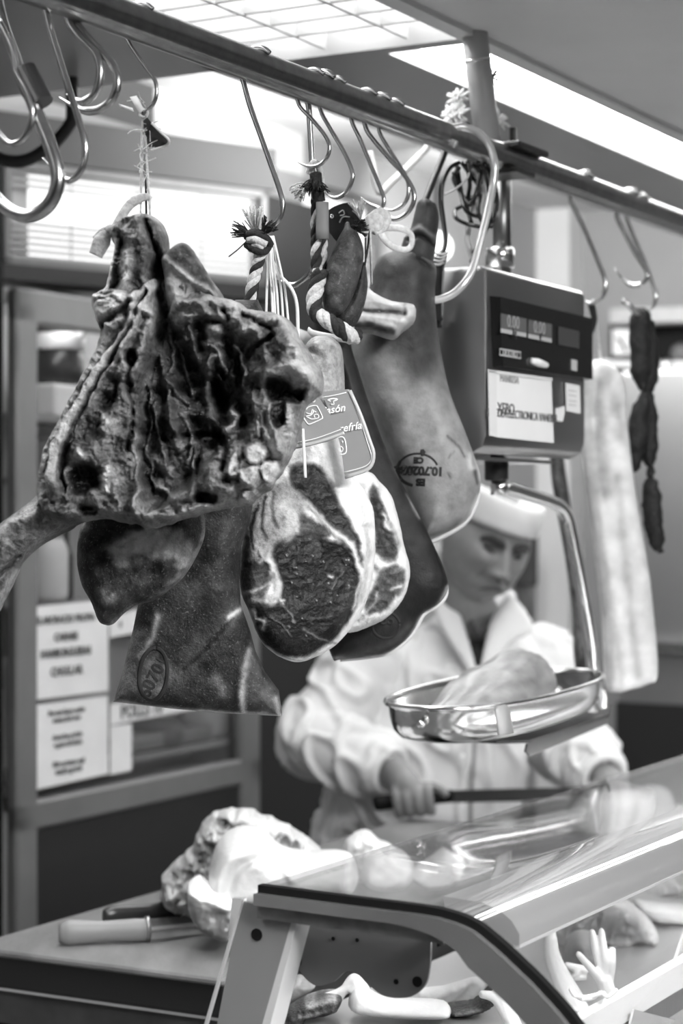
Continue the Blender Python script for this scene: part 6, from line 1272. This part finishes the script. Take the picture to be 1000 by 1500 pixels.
# fist round the knife handle: handle runs along K
KA, KB = P(556, 1176, 4.02), P(652, 1167, 4.00)
K = (KB-KA).normalized(); kc = KA.lerp(KB, .50); UPK = (ZV-K*ZV.dot(K)).normalized(); FWD = K.cross(UPK) if K.cross(UPK).y < 0 else -K.cross(UPK)   # towards the viewer
pc_ = kc+UPK*.014+FWD*.012
tube(bm, [WRL, WRL.lerp(pc_, .5)+UPK*.008, pc_-K*.004+UPK*.006, pc_+K*.012], [.030, .034, .038, .028], 16, 5, flat=.8)
for k, (off, L_, r_) in enumerate(((-.030, .92, .0095), (-.010, 1.0, .0103), (.011, 1.0, .0103), (.032, .95, .0098))):
    c = kc+K*(off+.004)
    tube(bm, [c+UPK*.026+FWD*.016, c+UPK*.018+FWD*.034*L_, c-UPK*.004+FWD*.034*L_, c-UPK*.022+FWD*.020, c-UPK*.023-FWD*.002, c-UPK*.012-FWD*.018], [r_*1.1, r_*1.12, r_*1.05, r_, r_*.95, r_*.8], 10, 5)
tube(bm, [pc_+K*.0-FWD*.01+UPK*.006, kc+K*.038+UPK*.020-FWD*.006, kc+K*.060+UPK*.014+FWD*.006, kc+K*.070+UPK*.004+FWD*.016], [.014, .012, .0105, .008], 10, 5)
# right hand, flat on the meat
hd_ = (P(905, 1170, 4.06)-WRR).normalized(); sd_ = Vector((.85, .5, 0)).normalized(); sd_ = (sd_-hd_*sd_.dot(hd_)).normalized()
pr_ = WRR+hd_*.055
tube(bm, [WRR, WRR+hd_*.03, pr_, pr_+hd_*.03], [.028, .032, .038, .030], 14, 5)
for off, L_ in ((-.030, .055), (-.010, .072), (.010, .075), (.030, .066)):
    b0 = pr_+hd_*.025+sd_*off
    tube(bm, [b0, b0+hd_*L_*.5+sd_*off*.2+FWD*.006, b0+hd_*L_*.85+sd_*off*.3-FWD*.004, b0+hd_*L_+sd_*off*.3-FWD*.014], [.0105, .0098, .009, .007], 10, 4)
tube(bm, [pr_-hd_*.02-sd_*.025, pr_+hd_*.01-sd_*.058, pr_+hd_*.04-sd_*.066], [.013, .011, .008], 10, 4)
remesh('body', bm, M['skinp'], bt, .0034, 3)
# eyes (lowered lids), brows, hair, cap
for sx in (-1, 1):
    bm = BM(); tube(bm, [HL(sx*.050, -.070, .001), HL(sx*.042, -.080, .002), HL(sx*.032, -.086, -.001), HL(sx*.020, -.083, -.003)], [.0015, .0045, .005, .002], 8, 5); mk('eye', bm, M['dark'], bt)
    bm = BM(); tube(bm, [HL(sx*.056, -.074, .018), HL(sx*.042, -.091, .026), HL(sx*.024, -.100, .023), HL(sx*.012, -.101, .016)], [.004, .007, .0075, .004], 8, 5); mk('eyebrow', bm, mat('brow', .03, .8), bt)
bm = BM(); tube(bm, [HL(-.030, -.085, -.084), HL(-.014, -.099, -.0745), HL(0, -.103, -.072), HL(.014, -.099, -.0745), HL(.030, -.085, -.084)], [.001, .004, .0045, .004, .001], 8, 4); mk('lips', bm, mat('lips', .05, .5), bt)  # dark tone puts the shade round the mouth into the lips
for sx in (-1, 1):
    bm = BM(); ball(bm, HL(sx*.010, -.121, -.051), .0055, .006, .0035, Rm, 10, 8); mk('nostril', bm, M['dark'], bt)  # dark bead painted for the shade in the nostril
bm = BM(); rings = []
for j in range(9):
    lat = .0+j*.085; r_ = []
    for k in range(40):
        a = math.pi*(k/39.0)*1.18-math.pi*.09
        x = math.cos(a)*math.cos(lat)*.0845; y = math.sin(a)*math.cos(lat)*.102; r_.append(HL(x, y-.004, math.sin(lat)*.126-.012+.002*math.sin(k*2.1)))
    for k in range(39, -1, -1):
        a = math.pi*(k/39.0)*1.18-math.pi*.09
        r_.append(HL(math.cos(a)*math.cos(lat)*.07, math.sin(a)*math.cos(lat)*.088-.004, math.sin(lat)*.112-.012))
    rings.append(r_)
loft(bm, rings); mk('hair', bm, mat('hair', .05, .7, 0, .4, 120), bt)
bm = BM(); rings = []
for f, zf in ((1.0, .0), (1.02, .012), (1.03, .035), (1.02, .055), (.97, .066), (.80, .066), (.4, .060), (.02, .058)):
    rings.append([HL(math.cos(a)*.0875*f, math.sin(a)*.110*f-.001, .046+zf+.012*math.sin(a)*-0+.006*math.cos(2*a)*(zf/.06)) for a in np.linspace(0, 2*math.pi, 49)[:-1]])
loft(bm, rings); cap_o = mk('cap', bm, M['coat'], bt)
for v in cap_o.data.vertices: v.co += v.normal*(noise.noise(v.co*28)*.004)
# shirt
bm = BM(); loft(bm, [tring(px, py, Y, hw-.010, d-.010) for px, py, Y, hw, d in TS[0:7]])
mk('shirt', bm, mat('dark_shirt', .035, .8, 0, .9, 60), bt)
bm = BM(); tube(bm, [P(676, 905, 4.345), P(690, 914, 4.30), P(700, 930, 4.285), P(712, 914, 4.30), P(722, 900, 4.34)], .010, 10, 5, flat=.5); mk('shirt_collar', bm, mat('shirt_collar', .06, .8, 0, .6, 80), bt)
# coat: torso and sleeves fused, front opened in a V
bm = BM()
rr = []
for i, (px, py, Y, hw, d) in enumerate(TS):
    r = tring(px, py, Y, hw, d, n=72)
    if i > 5:
        r = [p+(p-P(px, py, Y)).normalized()*(.010*math.sin(k*2*math.pi/72*9+i*.7)+.006*math.sin(k*2*math.pi/72*17+i))*min(1, (i-5)/3) for k, p in enumerate(r)]
    rr.append(r)
loft(bm, rr)
def sleeve(A, B, C, seed):
    mid1, mid2 = A.lerp(B, .5), B.lerp(C, .55)
    tube(bm, [A, mid1, B, mid2, B.lerp(C, .93)], [.092, .080, .074, .066, .056], 28, 10)
    rng = random.Random(seed)
    for k in range(9):       # cloth rolls around the sleeve
        f = .35+.6*k/9.0; c = A.lerp(B, f*1.0) if k < 3 else B.lerp(C, (k-2)/7.5)
        ax = (B-A).normalized() if k < 3 else (C-B).normalized(); u = ax.orthogonal().normalized(); v = ax.cross(u); r0 = .078 if k < 3 else .070-.0015*k
        a0 = rng.uniform(0, 6.28); tilt_ = rng.uniform(-.03, .03)
        tube(bm, [c+(u*math.cos(a0+q)+v*math.sin(a0+q))*(r0-.004)+ax*tilt_*math.sin(q) for q in np.linspace(0, rng.uniform(2.5, 4.5), 9)], [.002, .010, .012, .010, .002], 8, 3)
sleeve(SHL, ELL, WRL, 4); sleeve(SHR, ELR, WRR, 6)
ball(bm, SHL, .095, .10, .085, None, 20, 14); ball(bm, SHR, .095, .10, .085, None, 20, 14)
Vn = [(634, 790), (640, 830), (655, 868), (672, 905), (688, 945), (697, 985), (702, 985), (712, 930), (722, 895), (738, 860), (745, 790)]
def cut_v(b2):
    kill = []
    for v in b2.verts:
        p = v.co
        px = p.x/p.y*F+500; py = 750-(p.z-CZ)/p.y*F
        if p.y < 4.40 and inpoly(np.array([px]), np.array([py]), Vn)[0]: kill.append(v)
    bmesh.ops.delete(b2, geom=kill, context='VERTS')
    for v in b2.verts:
        q = v.co
        v.co = q+Vector((noise.noise(q*9), noise.noise(q*9+Vector((5, 2, 1))), noise.noise(q*9+Vector((1, 7, 3)))*.4))*.007
        fo = abs(noise.noise(Vector((q.x*16+q.z*7, q.y*14, q.z*9)))); v.co += v.normal*(.016*max(0, .22-fo)/.22*(1 if q.z < 1.42 else .45))
remesh('coat', bm, M['coat'], bt, .0062, 3, cut_v)
YL = lambda x, y: 4.375-.00078*(y-800)+0*x
for ol in ([(634, 793), (642, 798), (655, 845), (672, 895), (688, 945), (698, 985), (692, 990), (674, 965), (655, 935), (638, 900), (629, 860), (628, 820)],
           [(742, 872), (750, 873), (766, 890), (780, 915), (772, 930), (752, 938), (735, 958), (716, 984), (702, 992), (706, 965), (713, 930), (721, 904), (733, 886)]):
    o = slab('lapel', ol, YL, .008, .006, 10, 4, M['coat'], bt, (), .6, bumps=(('f', 40, .008),), seed=3)
bm = BM(); tube(bm, [P(646, 806, 4.47), P(672, 850, 4.53), P(705, 868, 4.545), P(740, 878, 4.52), P(750, 884, 4.49)], [.03, .034, .034, .026, .008], 12, 6, flat=.4); mk('collar', bm, M['coat'], bt)
bm = BM(); tube(bm, [P(699, 990, 4.248), P(697, 1040, 4.222), P(694, 1110, 4.205), P(690, 1180, 4.195), P(688, 1260, 4.2)], .0042, 6, 6); mk('front_seam', bm, mat('seam_grey', .25, .8), bt)  # grey line, darker than the coat
for y in (1040, 1110, 1180):
    bm = BM(); lathe(bm, P(680-(y-1040)*.03, y, 4.217-(y-1040)*.00012), Vector((0, -1, 0)), [(.008, -.004), (.008, .003), (.004, .004)], 14); mk('button', bm, M['paper'], bt)
for a, b in ((ELL, WRL), (ELR, WRR)):
    ax = (b-a).normalized(); c = a.lerp(b, .90); bm = BM(); lathe(bm, c, ax, [(.048, -.025), (.052, -.02), (.051, .02), (.047, .024), (.038, .024), (.038, -.02)], 28); mk('cuff', bm, M['coat'], bt)
bm = BM(); loft(bm, [tring(596, 1290, 4.38, .19, .14), tring(596, 1420, 4.38, .185, .13), tring(596, 1480, 4.39, .18, .125)])
for sx in (-1, 1): tube(bm, [P(596+sx*62, 1470, 4.39), P(596+sx*62, 1640, 4.40), P(596+sx*62, 1812, 4.40)], [.088, .078, .07], 16, 5)
mk('trousers', bm, mat('trousers', .10, .8), bt)
for sx in (-1, 1):
    x0 = 596+sx*62; bm = BM(); c = P(x0, 1800, 4.40); c.z = .045; tube(bm, [c+Vector((0, .06, 0)), c+Vector((0, 0, .005)), c+Vector((0, -.09, -.01)), c+Vector((0, -.16, -.018))], [.04, .045, .042, .022], 12, 5); mk('shoe', bm, M['black'], bt)
# long knife in his hand
kn = thing('carving_knife', 'long dark bladed carving knife held in the butcher\'s fist', 'knife', kc)
bm = BM(); tube(bm, [P(548, 1177, 4.02), P(556, 1176, 4.02), P(600, 1172, 4.01), P(652, 1167, 4.0), P(658, 1166, 4.0)], [.013, .016, .0125, .0125, .014], 12, 4); mk('handle', bm, M['black'], kn)
bm = BM(); prism(bm, [P(656, 1158, 4.0), P(760, 1155, 3.97), P(850, 1153, 3.94), P(872, 1161, 3.93), P(840, 1166, 3.94), P(760, 1174, 3.97), P(658, 1176, 4.0)], Vector((.0, .003, 0))); mk('blade', bm, mat('blade_dark', .10, .3, 1), kn, False)
rm_ = slab('raw_meat', [(840, 1180), (870, 1160), (920, 1158), (960, 1150), (985, 1165), (985, 1210), (930, 1230), (860, 1225), (836, 1205)], 4.05, .07, .08, 26, 4.5, M['fat'], None, (), .74, tnoise=(.08, 20), bumps=(('f', 26, .015),), seed=99)
label(rm_, 'pale meat under the butcher\'s right hand, seen through the counter glass', 'meat')
cbk = thing('cutting_block', 'white cutting block under the meat the butcher is slicing', 'block', ST(3.9, 1.35, 0))
q = st_of(P(900, 1225, 4.0)); zc = P(900, 1222, 4.0).z
bm = BM(); sbox(bm, q[0]-.13, q[0]+.45, q[1]-.08, q[1]+.16, zc-.06, zc); bevel(bm, .006); mk('board', bm, M['white'], cbk, False)
bm = BM(); sbox(bm, q[0]-.11, q[0]+.42, q[1]-.06, q[1]+.14, 0, zc-.06); mk('cabinet', bm, M['steel'], cbk, False)
